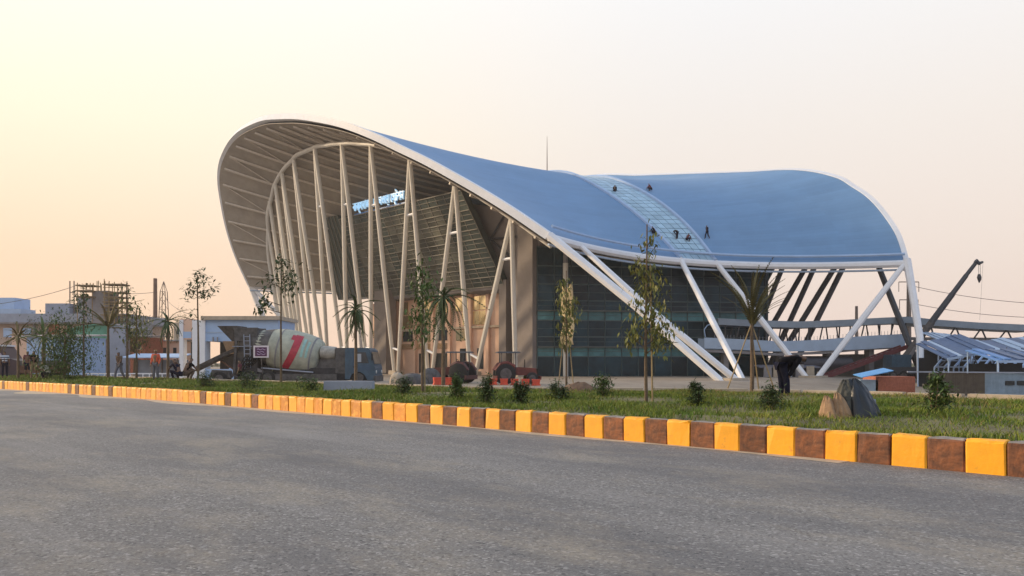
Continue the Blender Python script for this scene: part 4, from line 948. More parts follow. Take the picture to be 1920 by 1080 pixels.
MB().hexa([(T(428, 0)[0], -.3, T(0, 664)[2]), (T(440, 0)[0], -.3, T(0, 664)[2]), (T(440, 0)[0], .3, T(0, 664)[2]), (T(428, 0)[0], .3, T(0, 664)[2]), (T(420, 0)[0], -.4, T(0, 640)[2]), (T(442, 0)[0], -.4, T(0, 640)[2]), (T(442, 0)[0], .4, T(0, 640)[2]), (T(420, 0)[0], .4, T(0, 640)[2])]).build('funnel', M_sack, truck)
ch = MB(); cs = []
for (px, py, w_) in ((442, 656, .34), (405, 672, .30), (368, 690, .26)):
    c_ = Vector(T(px, py)); cs.append([c_ + Vector((0, -w_, .12)), c_ + Vector((0, -w_ * .8, -.1)), c_ + Vector((0, 0, -.2)), c_ + Vector((0, w_ * .8, -.1)), c_ + Vector((0, w_, .12))])
for a, c_ in zip(cs, cs[1:]):
    for j in range(4): ch.add([a[j], a[j + 1], c_[j + 1], c_[j]], [(0, 1, 2, 3)])
co_ = ch.build('chute', M_grime, truck); md = co_.modifiers.new('t', 'SOLIDIFY'); md.thickness = .05
MB().tube(T(446, 700, .1), T(410, 676, .1), .05, n=6).build('chute_support', M_rust, truck)
MB().hexa([T(446, 714, -.9), T(492, 714, -1.1), T(492, 714, 1.1), T(446, 714, .9), T(452, 655, -.6), T(492, 640, -.9), T(492, 640, .9), T(452, 655, .6)]).build('rear_machinery', mat('oily_shade_dark', (.035, .033, .036), .7, .5, 4, bump=.5), truck)
MB().box(T(492, 0)[0], T(655, 0)[0], -.95, .95, T(0, 713)[2], T(0, 690)[2]).build('underside_shadow', mat('oily_shade_dark', (.035, .033, .036), .7, .5, 4), truck)  # dark box added to stand in for the shadow under the truck
for k in range(6): MB().path([T(452 + k * 6, 700 - k * 3, -1.02), T(462 + k * 6, 682 - k * 2, -1.08), T(470 + k * 5, 668, -1.0)], .04, 5).build('hose', M_black, truck)
# ladder
for px in (466, 477): MB().tube(T(px, 628, -.95), T(px + 2, 692, -.95), .03, n=6).build('ladder_rail', M_greyb, truck)
for k in range(8): MB().tube(T(466 + k * .25, 632 + k * 8, -.95), T(477 + k * .25, 632 + k * 8, -.95), .022, n=5).build('ladder_rung', M_greyb, truck)
MB().beam(T(444, 650, -.9), T(490, 650, -.9), .05, .05).build('rear_rail', M_greyb, truck)
# warning plate with pale scribbles
pt = MB().box(T(490, 0)[0], T(518, 0)[0], -1.52, -1.47, T(0, 671)[2], T(0, 649)[2]).build('sign_plate', mat('plate_white', (.75, .68, .70), .6, .05, 3), truck)
MB().box(T(493, 0)[0], T(515, 0)[0], -1.535, -1.521, T(0, 668.5)[2], T(0, 652)[2]).build('plate_field', mat('plate_plum', (.10, .03, .09), .5, .1, 3), pt)
for k in range(3):
    MB().path([(T(497, 0)[0] + i * .075, -1.54, T(0, 656 + k * 4.4)[2] + .035 * math.sin(i * 1.7 + k)) for i in range(8 - (k == 1))], .018, 4).build('lettering', mat('plate_lilac', (.62, .48, .66), .6, .05, 3), pt)
MB().tube(T(504, 672, -1.49), T(504, 700, -1.2), .03, n=5).build('plate_post', M_grime, truck)
# water tank and pump gear behind the cab
MB().lathe([(0, .25), (.05, .40), (.5, .44), (1.0, .40), (1.05, .25)], T(606, 661, -.55), (1, 0, -.05), 16).build('water_tank', mat('tank_cream', (.36, .34, .30), .6, .3, 3), truck, smooth=True)
MB().hexa([T(596, 698, -.8), T(660, 698, -.8), T(660, 698, .8), T(596, 698, .8), T(606, 668, -.5), T(656, 662, -.8), T(656, 662, .8), T(606, 668, .5)]).build('pump_frame', M_grime, truck)
MB().box(T(637, 0)[0], T(656, 0)[0], -1.0, 1.0, T(0, 700)[2], T(0, 653)[2]).build('engine_housing', M_grime, truck)
MB().tube(T(500, 690, -1.05), T(596, 698, -1.05), .05, n=6).build('pipe', M_greyb, truck)
MB().hexa([T(488, 696, -1.0), T(520, 702, -1.0), T(520, 702, 1.0), T(488, 696, 1.0), T(488, 688, -1.0), T(512, 700, -1.0), T(512, 700, 1.0), T(488, 688, 1.0)]).build('mudguard', M_grey, truck)
# cab
cabp = [(656, 710), (656, 656), (660, 653), (697, 653), (702, 657), (709, 684), (711, 690), (711, 712), (697, 712), (692, 702), (684, 697), (675, 697), (668, 702), (664, 711)]
cab = MB().prism(cabp, lambda p, k: T(p[0], p[1], (-HWD, HWD)[k])).build('cab', M_cabin, truck)
MB().prism([(674, 681), (674, 661), (694, 661), (700, 681)], lambda p, k: T(p[0], p[1], (-HWD - .015, -HWD + .02)[k])).build('side_window', M_win, cab)
MB().prism([(678, 679), (678, 664), (686, 664), (686, 679)], lambda p, k: T(p[0], p[1], (-HWD - .03, -HWD - .018)[k])).build('window_reflection_panel', mat('pane_reflection', (.35, .38, .42), .3, .1, 3), cab)  # painted reflection: a pale pane laid over the dark window
dd = MB().prism([(670, 696), (670, 658), (672, 657), (672, 684), (702, 684), (704, 690), (700, 696), (696, 694), (674, 694)], lambda p, k: T(p[0], p[1], (-HWD - .012, -HWD + .01)[k])).build('door', mat('truck_blue_dark', (.035, .075, .13), .4, .2, 3), cab)
MB().cbox(T(673.5, 688, -HWD - .03), (.16, .04, .05)).build('handle', M_black, dd)
MB().hexa([T(703.2, 660, -1.05), T(703.2, 660, 1.05), T(709.2, 682, 1.08), T(709.2, 682, -1.08), T(703.8, 660, -1.05), T(703.8, 660, 1.05), T(709.9, 682, 1.08), T(709.9, 682, -1.08)]).build('windscreen', M_win, cab)
MB().box(T(708, 0)[0], T(713, 0)[0], -1.2, 1.2, T(0, 715)[2], T(0, 704)[2]).build('bumper', M_grime, cab)
for y in (-.85, .85): MB().tube(T(711.2, 697, y), T(712.3, 697, y), .11, n=12).build('headlight', mat('lamp_glass', (.7, .7, .66), .15, .05, 3), cab)
MB().box(T(706, 0)[0], T(708, 0)[0], -1.45, -1.25, T(0, 676)[2], T(0, 664)[2]).build('mirror', M_black, cab)
def wheel(root, c_, r, wd, mats=(M_black, M_grime)):
    w_ = MB().lathe([(-wd / 2, r * .86), (-wd / 2 + .03, r), (wd / 2 - .03, r), (wd / 2, r * .86)], c_, (0, 1, 0), 22).build('wheel', mats[0], root, smooth=True)
    MB().lathe([(-wd / 2 - .03, r * .2), (-wd / 2 - .025, r * .55), (-wd / 2 + .01, r * .58), (-wd / 2 + .02, r * .58)], c_, (0, 1, 0), 16).build('hub', mats[1], w_, smooth=True); return w_
for px in (682, 476, 512):
    for y in (-.98, .98): wheel(truck, (T(px, 0)[0], y, .50), .50, .34)
# worker's concrete box planter by the verge
o = MB().box(-.8, .8, -.25, .25, -.1, .42).build('concrete_trough', M_greyb, None); o.location = at(655, 738, .42); tag(o, 'grey concrete trough on the grass in front of the truck cab', 'trough')
o = MB().box(-.14, .14, -.14, .14, -.1, .36).build('marker_stone', M_conc, None); o.location = at(637, 736, .42); tag(o, 'small cream marker block left of the concrete trough', 'block')
# small wheeled generator behind the chute
gen = thing('site_cart', 'low dark wheeled cart under the mixer chute', 'cart', on_ground(416, 50), 0)
wheel(gen, (0, -.4, .45), .45, .2); wheel(gen, (0, .4, .45), .45, .2)
MB().hexa([(-.7, -.3, .5), (.6, -.3, .5), (.6, .3, .5), (-.7, .3, .5), (-.5, -.35, 1.0), (.5, -.35, .95), (.5, .35, .95), (-.5, .35, 1.0)]).build('tub', M_grime, gen)
MB().tube((.6, 0, .7), (1.5, 0, .35), .04, n=6).build('drawbar', M_grime, gen)

# ------------------------------------------------------------------ tractors in front of the station
def tractor(label, px, Y, rz, body, s_=1.0):
    r_ = thing('tractor', label, 'tractor', on_ground(px, Y), rz, 'tractors parked before the station')
    for y in (-.72, .72):
        wheel(r_, (-.75, y, .72), .72, .38, (M_black, M_grime)); wheel(r_, (1.15, y, .42), .42, .24, (M_black, M_grime))
    MB().hexa([(-.2, -.3, .62), (1.6, -.26, .62), (1.6, .26, .62), (-.2, .3, .62), (-.2, -.32, 1.22), (1.5, -.26, 1.12), (1.5, .26, 1.12), (-.2, .32, 1.22)]).build('bonnet', body, r_)
    MB().box(1.6, 1.68, -.28, .28, .6, 1.1).build('grille', M_black, r_)
    MB().box(-1.1, -.2, -.32, .32, .5, .9).build('rear_body', M_grime, r_)
    for y in (-.72, .72):
        MB().path([(-1.45, y, .95), (-1.1, y, 1.4), (-.6, y, 1.5), (-.1, y, 1.25)], .14, 6).build('mudguard', body, r_)
    st = MB().box(-.85, -.4, -.25, .25, .95, 1.1).build('seat', M_black, r_); MB().box(-.95, -.82, -.25, .25, 1.05, 1.55).build('seat_back', M_black, st)
    MB().tube((-.1, 0, 1.2), (-.35, 0, 1.55), .03, n=6).build('steering_column', M_black, r_)
    MB().path([(-.35 + .06 * math.sin(a), .2 * math.cos(a), 1.56 + .19 * math.sin(a)) for a in np.linspace(0, 6.28, 13)], .02, 5).build('steering_wheel', M_black, r_)
    for x, y in ((-1.05, -.55), (-1.05, .55), (.0, -.5), (.0, .5)): MB().tube((x, y, .95), (x * .95, y, 2.22), .035, n=6).build('canopy_post', M_darkst, r_)
    MB().hexa([(-1.35, -.7, 2.2), (.35, -.7, 2.2), (.35, .7, 2.2), (-1.35, .7, 2.2), (-1.25, -.6, 2.3), (.25, -.6, 2.3), (.25, .6, 2.3), (-1.25, .6, 2.3)]).build('canopy', M_darkst, r_)
    MB().tube((.75, .2, 1.1), (.75, .2, 1.75), .035, n=6).build('exhaust', M_black, r_)
    MB().beam((-1.4, -1.1, .45), (-1.4, 1.1, .45), .1, .3).build('rear_implement', body, r_); MB().beam((1.75, -.8, .45), (1.75, .8, .45), .1, .25).build('front_weight', body, r_)
    return r_
tractor('red tractor with dark canopy before the concrete corner pier', 965, 57, R(8), mat('worn_red', (.16, .04, .03), .6, .35, 3))
tractor('dark red tractor with canopy half hidden by the drooping palm', 850, 58, R(160), mat('dull_red', (.10, .03, .028), .5, .25, 3))
# red plastic barriers lying in a row under the tractor
for k, px in enumerate((925, 945, 965, 985, 1005)):
    b_ = MB().prism([(-.30, 0), (.30, 0), (.22, .14), (.27, .42), (-.27, .42), (-.22, .14)], lambda p, k_: (p[0], (-.2, .2)[k_], p[1])).build('plastic_barrier', M_mred, None)
    b_.location = on_ground(px, 54); b_.rotation_euler = (0, 0, rnd.uniform(-.15, .15))
    tag(b_, ('leftmost', 'second from left', 'middle', 'second from right', 'rightmost')[k] + ' red plastic barrier in the row before the canopied red tractor', 'barrier', 'red barriers in front of the right tractor')
for k, px in enumerate((822, 838)):
    b_ = MB().prism([(-.36, 0), (.36, 0), (.30, .16), (.34, .5), (-.34, .5), (-.30, .16)], lambda p, k_: (p[0], (-.2, .2)[k_], p[1])).build('plastic_barrier', M_mred, None)
    b_.location = on_ground(px, 53); b_.rotation_euler = (0, 0, rnd.uniform(-.3, .3)); tag(b_, ('left', 'right')[k] + ' one of two red barriers before the dark red tractor', 'barrier', 'red barriers before the left tractor')
# rubble between truck and tractors
for i, (px, Y, r, h, m, lb) in enumerate(((772, 56, 1.0, .75, M_grime, 'dark rubble heap between the truck and the left tractor'), (745, 57, .6, .8, M_conc, 'pale rubble heap just right of the truck cab'), (806, 57, .9, 1.1, M_grime, 'larger dark rubble heap behind the leafy sapling'))):
    o = lump('rubble_heap', (0, 0, -.05), (r, r * .8, h), m, 60 + i, None, .14); o.location = on_ground(px, Y); tag(o, lb, 'heap', 'rubble before the station')

# ------------------------------------------------------------------ footbridge and platforms on the right
fb_loc = Vector((0, 95, -.4)); bridge = thing('footbridge', 'covered footbridge with pale blue parapet and grey roof running right from the station', 'bridge', fb_loc)
def X(px, Y=95): return (px - 960) / F * Y
def Z(py, Y=95): return EYE + (HZ - py) / F * Y + .4
def strip(ptsT, ptsB, y0, y1, nm, m, par):
    for (a, b_), (c_, d_) in zip(zip(ptsT, ptsB), zip(ptsT[1:], ptsB[1:])):
        MB().hexa([(X(b_[0]), y0, Z(b_[1])), (X(d_[0]), y0, Z(d_[1])), (X(d_[0]), y1, Z(d_[1])), (X(b_[0]), y1, Z(b_[1])), (X(a[0]), y0, Z(a[1])), (X(c_[0]), y0, Z(c_[1])), (X(c_[0]), y1, Z(c_[1])), (X(a[0]), y1, Z(a[1]))]).build(nm, m, par)
top = [(1320, 633), (1390, 636), (1460, 640), (1540, 637), (1620, 630), (1696, 626)]; bot = [(1320, 653), (1390, 656), (1460, 659), (1540, 658), (1620, 655), (1696, 650)]
strip(top, bot, -.15, 0, 'parapet_panel', M_bluef, bridge); strip(top, bot, 3.0, 3.15, 'parapet_panel', M_bluef, bridge)
strip([(a, y + 22) for a, y in top], [(a, y + 27) for a, y in top], 0, 3.0, 'deck', M_grey, bridge)
rt = [(1345, 597), (1420, 601), (1500, 603), (1580, 600), (1650, 596), (1700, 594), (1745, 599), (1830, 605), (1940, 610)]; rb = [(a, y + 12) for a, y in rt]
strip(rt, rb, -.5, 3.6, 'roof_panel', mat('bridge_roof', (.22, .27, .33), .5, .12, 1), bridge)
for px in range(1360, 1700, 26):
    yt = np.interp(px, [q[0] for q in rb], [q[1] for q in rb]); yb = np.interp(px, [q[0] for q in top], [q[1] for q in top])
    for y in (-.05, 3.05): MB().tube((X(px - 5 + (px % 3) * 4), y, Z(yb)), (X(px), y, Z(yt)), .09, n=6).build('post', M_darkst, bridge)
for px in range(1340, 1690, 6): MB().tube((X(px), -.07, Z(np.interp(px, [q[0] for q in top], [q[1] for q in top]))), (X(px), -.07, Z(np.interp(px, [q[0] for q in top], [q[1] for q in top]) - 7)), .025, n=4).build('baluster', M_greyb, bridge)
for px in (1365, 1470, 1560, 1640, 1690):
    MB().box(X(px) - .3, X(px) + .3, .8, 2.2, -.6, Z(654)).build('support', M_grey, bridge)
MB().path([(X(1322), -.1, Z(632)), (X(1320), -.1, Z(618)), (X(1326), -.1, Z(610)), (X(1338), -.1, Z(606))], .07, 6).build('end_frame', M_bluew, bridge)
# beam with open trusses carrying on to the right
MB().beam((X(1690), 1.5, Z(634)), (X(1960), 1.5, Z(636)), .8, .35).build('deck', M_grey, bridge)
for k, px in enumerate(range(1705, 1950, 24)): MB().tube((X(px), 0, Z(636)), (X(px + (14 if k % 2 else -8)), 0, Z(np.interp(px, [q[0] for q in rb], [q[1] for q in rb]))), .1, n=6).build('post', M_darkst, bridge)
for px in (1740, 1840, 1930): MB().box(X(px) - .3, X(px) + .3, .8, 2.2, -1.6, Z(637)).build('support', M_grey, bridge)
# stair with dark red stringers
stz = lambda px, py, Y: Vector((X(px, Y), Y, EYE + (HZ - py) / F * Y))
stair = thing('stair', 'dark red steel stair descending left from the footbridge', 'stair', on_ground(1545, 92))
def R_(p): return p - stair.location
for dy in (0, 1.6):
    MB().beam(R_(stz(1702, 650, 92) + Vector((0, dy, 0))), R_(stz(1543, 709, 92) + Vector((0, dy, 0))), .12, .5).build('stringer', mat('stair_red', (.13, .03, .035), .5, .2, 3), stair)
for k in range(16):
    p = R_(stz(1702, 652, 92).lerp(stz(1543, 711, 92), (k + .5) / 16)); MB().box(p.x - .3, p.x + .3, .07, 1.53, p.z + .1, p.z + .15).build('tread', M_grey, stair)
# low buildings and huts beneath
def hut(name, label, cat, px0, px1, py0, py1, Y, d, m, roofm=None, group=None, win=()):
    g0 = on_ground((px0 + px1) / 2, Y); r_ = thing(name, label, cat, g0, 0, group); h = EYE + (HZ - py0) / F * Y - g0.z; x0, x1 = X(px0, Y) - g0.x, X(px1, Y) - g0.x
    MB().box(x0, x1, 0, d, -.2, h).build('wall', m, r_)
    if roofm: MB().hexa([(x0 - .3, -.4, h), (x1 + .3, -.4, h), (x1 + .3, d + .3, h + .25), (x0 - .3, d + .3, h + .25), (x0 - .3, -.4, h + .12), (x1 + .3, -.4, h + .12), (x1 + .3, d + .3, h + .37), (x0 - .3, d + .3, h + .37)]).build('roof', roofm, r_)
    for (a, b_, c_, e) in win:
        w_ = MB().box(X(a, Y) - g0.x, X(b_, Y) - g0.x, -.06, .05, EYE + (HZ - e) / F * Y - g0.z, EYE + (HZ - c_) / F * Y - g0.z).build('window', M_win, r_)
        MB().box(X(a, Y) - g0.x - .06, X(b_, Y) - g0.x + .06, -.10, -.061, EYE + (HZ - e) / F * Y - g0.z - .1, EYE + (HZ - e) / F * Y - g0.z).build('sill', M_conc, w_)
    return r_
hut('platform_block', 'grey concrete platform block under the dark red stair', 'building', 1600, 1686, 664, 712, 97, 5, mat('stair_block', (.12, .12, .125), .9, .15, 1), None, win=())
hut('service_hut', 'dark service hut with pale doors under the footbridge', 'hut', 1428, 1532, 690, 718, 93, 2.0, M_core, mat('hut_roof', (.16, .16, .2), .6, .1, 2), win=())
for i, px in enumerate((1440, 1458, 1478, 1500, 1520)):
    g0 = on_ground(px, 91.5); o = MB().hexa([(-.45, 0, 0), (.45, 0, 0), (.45, .3, 0), (-.45, .3, 0), (-.42, .03, 1.25 + .2 * (i % 2)), (.42, .03, 1.25 + .2 * (i % 2)), (.42, .27, 1.25), (-.42, .27, 1.25)]).build('equipment_cabinet', (M_grey, M_conc, M_greyb)[i % 3], None)
    o.location = g0; tag(o, ('leftmost grey cabinet before the service hut', 'second cabinet from the left before the service hut, cream', 'middle blue grey cabinet before the service hut', 'fourth cabinet from the left before the service hut', 'rightmost cream cabinet before the service hut')[i], 'cabinet', 'cabinets before the service hut')
pipe = MB().lathe([(0, .5), (.1, .95), (6.0, .95), (6.1, .5)], (0, 0, 1.5), (1, 0, 0), 20).build('storage_tank', mat('dark_tank', (.05, .05, .065), .5, .2, 2), None, smooth=True)
pipe.location = on_ground(1500, 96); tag(pipe, 'long dark horizontal tank lying under the footbridge', 'tank')
hut('brick_hut', 'low red brick hut with blue sheet roof left of the tin fence', 'hut', 1642, 1716, 706, 730, 68, 2.5, M_brick, None)
o = MB().hexa([(-1.3, -.6, 0), (1.3, -.6, .55), (1.3, 1.2, .75), (-1.3, 1.2, .2), (-1.3, -.6, .06), (1.3, -.6, .61), (1.3, 1.2, .81), (-1.3, 1.2, .26)]).build('sheet_roof', mat('bright_blue_sheet', (.10, .32, .66), .4, .1, 2), None)
o.location = dep(1640, 708, 67); tag(o, 'bright blue corrugated sheet sloping beside the brick hut', 'sheet')
o = MB().box(-.75, .75, 0, 1.4, 0, 1.2).build('store_box', M_tinb, None); o.location = on_ground(1630, 68); tag(o, 'pale box hut under the bright blue sheet', 'hut')
# crates on the brick hut
# tin fence: individual corrugated sheets
tf = thing('tin_fence', 'brown and pale blue corrugated tin fence along the right side', 'fence', on_ground(1830, 66))
for k in range(12):
    px0 = 1742 + k * 17.5; x0 = X(px0, 66) - tf.location.x; wd = 17.3 * 66 / F; mb = MB(); n = 16; g = []
    for i in range(n + 1):
        x = x0 + wd * i / n; y = .035 * math.cos(i * math.pi) ; g.append((x, y))
    hh = 1.85 + rnd.uniform(-.02, .02)
    for (xa, ya), (xb, yb) in zip(g, g[1:]): mb.add([(xa, ya, -.15), (xb, yb, -.15), (xb, yb, hh), (xa, ya, hh)], [(0, 1, 2, 3)])
    o = mb.build('tin_sheet', M_tin if k < 6 else M_tinb, tf); md = o.modifiers.new('t', 'SOLIDIFY'); md.thickness = .01
MB().beam((X(1700, 66) - tf.location.x, -.1, 1.95), (X(1960, 66) - tf.location.x, -.1, 1.87), .12, .1).build('top_rail', M_greyb, tf)
for px in (1893, 1915): MB().box(X(px, 66) - .4 - tf.location.x, X(px, 66) + .35 - tf.location.x, -.1, -.05, .85, 1.2).build('vent', M_core, tf)
# blue roofed platform sheds behind the fence
M_deepb = mat('deep_blue_sheet', (.045, .09, .20), .45, .2, 2)
def shed(label, px0, px1, py, Y, d, rise, m, lean=0.0):
    g0 = on_ground((px0 + px1) / 2, Y); r_ = thing('platform_shed', label, 'shed', g0, 0, 'blue roofed sheds beside the platforms'); x0, x1 = X(px0, Y) - g0.x, X(px1, Y) - g0.x; h = EYE + (HZ - py) / F * Y - g0.z
    n = 9
    for k in range(n):
        a, b_ = x0 + (x1 - x0) * k / n, x0 + (x1 - x0) * (k + .96) / n; z = h + lean * (k / n - .5) + rnd.uniform(-.12, .12); ms_ = m if rnd.random() < .6 else (M_deepb if m is not M_deepb else M_bluef)
        MB().hexa([(a, -d / 2, z), (b_, -d / 2, z + lean / n), (b_, d / 2, z + rise + lean / n), (a, d / 2, z + rise), (a, -d / 2, z + .1), (b_, -d / 2, z + .1 + lean / n), (b_, d / 2, z + rise + .1 + lean / n), (a, d / 2, z + rise + .1)]).build('roof_sheet', ms_, r_)
    for x in (x0 + .2, (x0 + x1) / 2, x1 - .2):
        for y in (-d / 2 + .1, d / 2 - .1): MB().tube((x, y, -.3), (x, y, h + (rise if y > 0 else 0) + lean * ((x - x0) / (x1 - x0) - .5)), .07, n=6).build('post', M_bluew, r_)
    MB().beam((x0, -d / 2 - .05, h - .1 - lean / 2), (x1, -d / 2 - .05, h - .1 + lean / 2), .08, .22).build('fascia', M_bluew, r_)
    MB().box(x0 + .4, x1 - .4, d / 2 + .2, d / 2 + .35, -.3, h * .9).build('back_wall', M_core, r_)
    return r_
M_deepb = mat('deep_blue_sheet', (.045, .09, .20), .45, .2, 2)
shed('nearest blue roofed shed at the right edge, above the pale tin sheets', 1838, 1960, 676, 74, 5, 1.0, M_blues)
shed('steep dark blue shed roof leaning beside the crane', 1745, 1832, 664, 80, 6, 1.6, M_deepb, 0.9)
shed('far dark blue shed roof behind the crane foot', 1745, 1850, 648, 88, 5, 1.2, M_bluef, -.8)
shed('dark blue shed roof at the right edge under the footbridge roof', 1850, 1965, 660, 86, 6, 1.5, M_deepb, .6)
# open steel frame of the platform canopy
cf = thing('steel_frame', 'open pale blue steel canopy frame between the crane and the blue sheds', 'frame', on_ground(1830, 83))
def CF(px, py, Y): return dep(px, py, Y) - cf.location
for k in range(11):
    px = 1752 + k * 18; MB().beam(CF(px, 690, 81), CF(px + 34, 650, 87), .12, .2).build('rafter', M_bluew, cf)
    MB().tube(CF(px, 690, 81), CF(px, 716, 81), .07, n=6).build('post', M_bluew, cf)
for py, Y in ((688, 81), (676, 83), (664, 85), (652, 87)):
    MB().beam(CF(1752 + (690 - py) * .85, py, Y), CF(1945 + (690 - py) * .85, py, Y), .1, .14).build('purlin', M_bluef, cf)
for k in range(9):
    px = 1760 + k * 20 + rnd.uniform(-6, 6); MB().tube(CF(px, rnd.uniform(676, 688), 81.5), CF(px + rnd.uniform(-20, 40), rnd.uniform(648, 664), 84), .06, n=5).build('loose_bar', M_bluew if k % 2 else M_darkst, cf)
# crane
cr = thing('mobile_crane', 'dark mobile crane with raised telescopic boom right of the rear arch', 'crane', on_ground(1690, 91))
def CR(px, py): return dep(px, py, 91) - cr.location
MB().path([CR(1672, 703), CR(1748, 603)], [.42, .38], 4).build('boom_base', mat('boom_lower', (.08, .07, .065), .6, .2, 2), cr)
MB().path([CR(1745, 606), CR(1786, 551)], [.36, .33], 4).build('boom_section', M_darkst, cr); MB().path([CR(1786, 551), CR(1812, 516)], [.29, .27], 4).build('boom_section', M_darkst, cr); MB().path([CR(1811, 517), CR(1832, 490)], [.23, .21], 4).build('boom_section', M_darkst, cr)
MB().path([CR(1829, 489), CR(1836, 494), CR(1843, 491)], [.3, .22, .12], 6).build('boom_head', M_darkst, cr)
for dx_ in (-1, 2): MB().tube(CR(1836 + dx_, 495), CR(1836 + dx_, 516), .025, n=4).build('cable', M_darkst, cr)
MB().path([CR(1836, 514), CR(1836, 520), CR(1836.5, 524), CR(1836, 530)], [.14, .24, .2, .06], 8).build('hook_block', M_darkst, cr)
MB().tube(CR(1843, 493), CR(1837, 600), .012, n=4).build('tag_line', M_darkst, cr)
MB().box(-2.2, 3.4, -1.2, 1.2, .7, 1.5).build('carrier', M_darkst, cr); MB().box(-1.6, .6, -1.1, 1.1, 1.5, 2.9).build('cab', M_cabin, cr)
MB().hexa([CR(1690, 690) + Vector((-.3, -.5, 0)), CR(1690, 690) + Vector((.3, -.5, 0)), CR(1690, 690) + Vector((.3, .5, 0)), CR(1690, 690) + Vector((-.3, .5, 0)), CR(1714, 650) + Vector((-.2, -.4, 0)), CR(1714, 650) + Vector((.2, -.4, 0)), CR(1714, 650) + Vector((.2, .4, 0)), CR(1714, 650) + Vector((-.2, .4, 0))]).build('lift_cylinder', M_grey, cr)
for x in (-1.5, -.3, 1.6, 2.8):
    for y in (-1.05, 1.05): wheel(cr, (x, y, .55), .55, .35)
# hanging hook under the eave
# power mast with brackets, wires
def mast(label, px, py_top, Y, r, brackets, m=M_pole):
    g0 = on_ground(px, Y); r_ = thing('power_mast', label, 'mast', g0); h = EYE + (HZ - py_top) / F * Y - g0.z
    MB().tube((0, 0, -.2), (0, 0, h), r, r * .7, 8).build('shaft', m, r_)
    for (dz_, l) in brackets: MB().beam((-l, 0, h - dz_), (l, 0, h - dz_), .1, .12).build('crossarm', m, r_)
    for (dz_, l) in brackets:
        for sx_ in (-l, l): MB().tube((sx_, 0, h - dz_), (sx_, 0, h - dz_ - 1.4), .05, n=5).build('insulator', m, r_)
    return r_
mast('grey power mast with two crossarms behind the rear arch leg', 1704, 526, 112, .38, ((.2, 1.4), (2.7, 1.3)))
mast('short slim mast standing behind the footbridge roof', 1606, 574, 125, .3, ())
mast('tall tapering concrete mast left of the lattice mast', 291, 522, 130, .42, (), mat('mast_brown', (.20, .13, .10), .8, .15, 2))
lat = thing('lattice_mast', 'thin steel lattice mast above the bushy topped palm', 'mast', on_ground(307, 132)); LH = EYE + (HZ - 545) / F * 132
for sx_, sy_ in ((-.9, -.9), (.9, -.9), (.9, .9), (-.9, .9)):
    MB().tube((sx_, sy_, -.2), (sx_ * .45, sy_ * .45, LH), .07, n=5).build('leg', M_pole, lat); MB().tube((sx_ * .45, sy_ * .45, LH), (0, 0, LH + 1.7), .05, n=5).build('leg', M_pole, lat)
for k in range(9):
    f0, f1 = k / 9, (k + 1) / 9; q0, q1 = .9 - .5 * f0, .9 - .5 * f1
    MB().tube((-q0, -q0, LH * f0), (q1, -q1, LH * f1), .04, n=4).build('lattice_bar', M_pole, lat); MB().tube((q0, q0, LH * f0), (-q1, q1, LH * f1), .04, n=4).build('lattice_bar', M_pole, lat)
    MB().tube((-q1, -q1, LH * f1), (q1, -q1, LH * f1), .035, n=4).build('lattice_bar', M_pole, lat)
def wire(label, a, b_, sag):
    a = Vector(a); b_ = Vector(b_); pts = [a.lerp(b_, i / 16) - Vector((0, 0, sag * 4 * (i / 16) * (1 - i / 16))) - a for i in range(17)]
    o = MB().path(pts, .035, 4).build('power_line', M_wire, None); o.location = a; return tag(o, label, 'wire', 'power lines')
wire('upper power line crossing behind the crane boom', dep(1706, 535, 112), dep(2000, 571, 108), .6); wire('lower power line crossing behind the crane boom', dep(1706, 568, 112), dep(2000, 596, 108), .6)
wire('power line between the tall mast and the scaffold tower', dep(291, 548, 130), dep(150, 540, 118), .5); wire('power line from the lattice mast towards the gatehouse roof', dep(310, 560, 132), dep(360, 590, 90), .4)
wire('power line running left from the scaffold tower top', dep(150, 533, 118), dep(-60, 575, 110), .6)

# ------------------------------------------------------------------ gatehouse behind the truck
gh = thing('gatehouse', 'flat roofed pale blue gatehouse with a dark opening behind the mixer truck', 'building', on_ground(435, 66))
def G(px, py, y): p = dep(px, py, 66); return (p.x - gh.location.x, y, p.z - gh.location.z)
def gbox(px0, px1, py0, py1, y0, y1, nm, m, par=gh): a = G(px0, py1, 0); c_ = G(px1, py0, 0); return MB().box(a[0], c_[0], y0, y1, a[2], c_[2]).build(nm, m, par)
gbox(386, 522, 600, 640, 0, 5, 'upper_wall', M_bluew); gbox(380, 526, 593, 600, -.4, 5.4, 'roof', M_conc); gbox(386, 522, 622, 624, -.06, 0.0, 'string_course', M_bluef)
gbox(362, 386, 600, 716, -.2, 1.0, 'pillar', M_white); gbox(338, 345, 600, 716, -.2, .6, 'pillar', M_white); gbox(345, 362, 640, 716, 1.4, 1.6, 'door', M_core); gbox(338, 362, 598, 636, -.1, 1.2, 'lintel', M_salmon); gbox(340, 360, 622, 634, -.14, -.1, 'sign_board', M_bluew)
gbox(386, 522, 640, 716, 3.2, 3.4, 'back_wall', mat('opening_dark', (.07, .06, .05), .9, .2, 1)); gbox(386, 430, 692, 716, -.1, .2, 'low_wall', M_bluew); gbox(430, 522, 690, 716, -.1, .2, 'low_wall', M_bluew); gbox(515, 522, 640, 716, 0, .4, 'pillar', M_bluew)
for px in (400, 408, 440): gbox(px, px + 2, 632, 640, -.2, -.1, 'bracket', M_grey)
hut('roof_room', 'grey stair room on the gatehouse roof beside the arch foot', 'building', 482, 512, 572, 594, 72, 3, M_greyb, None) if False else None

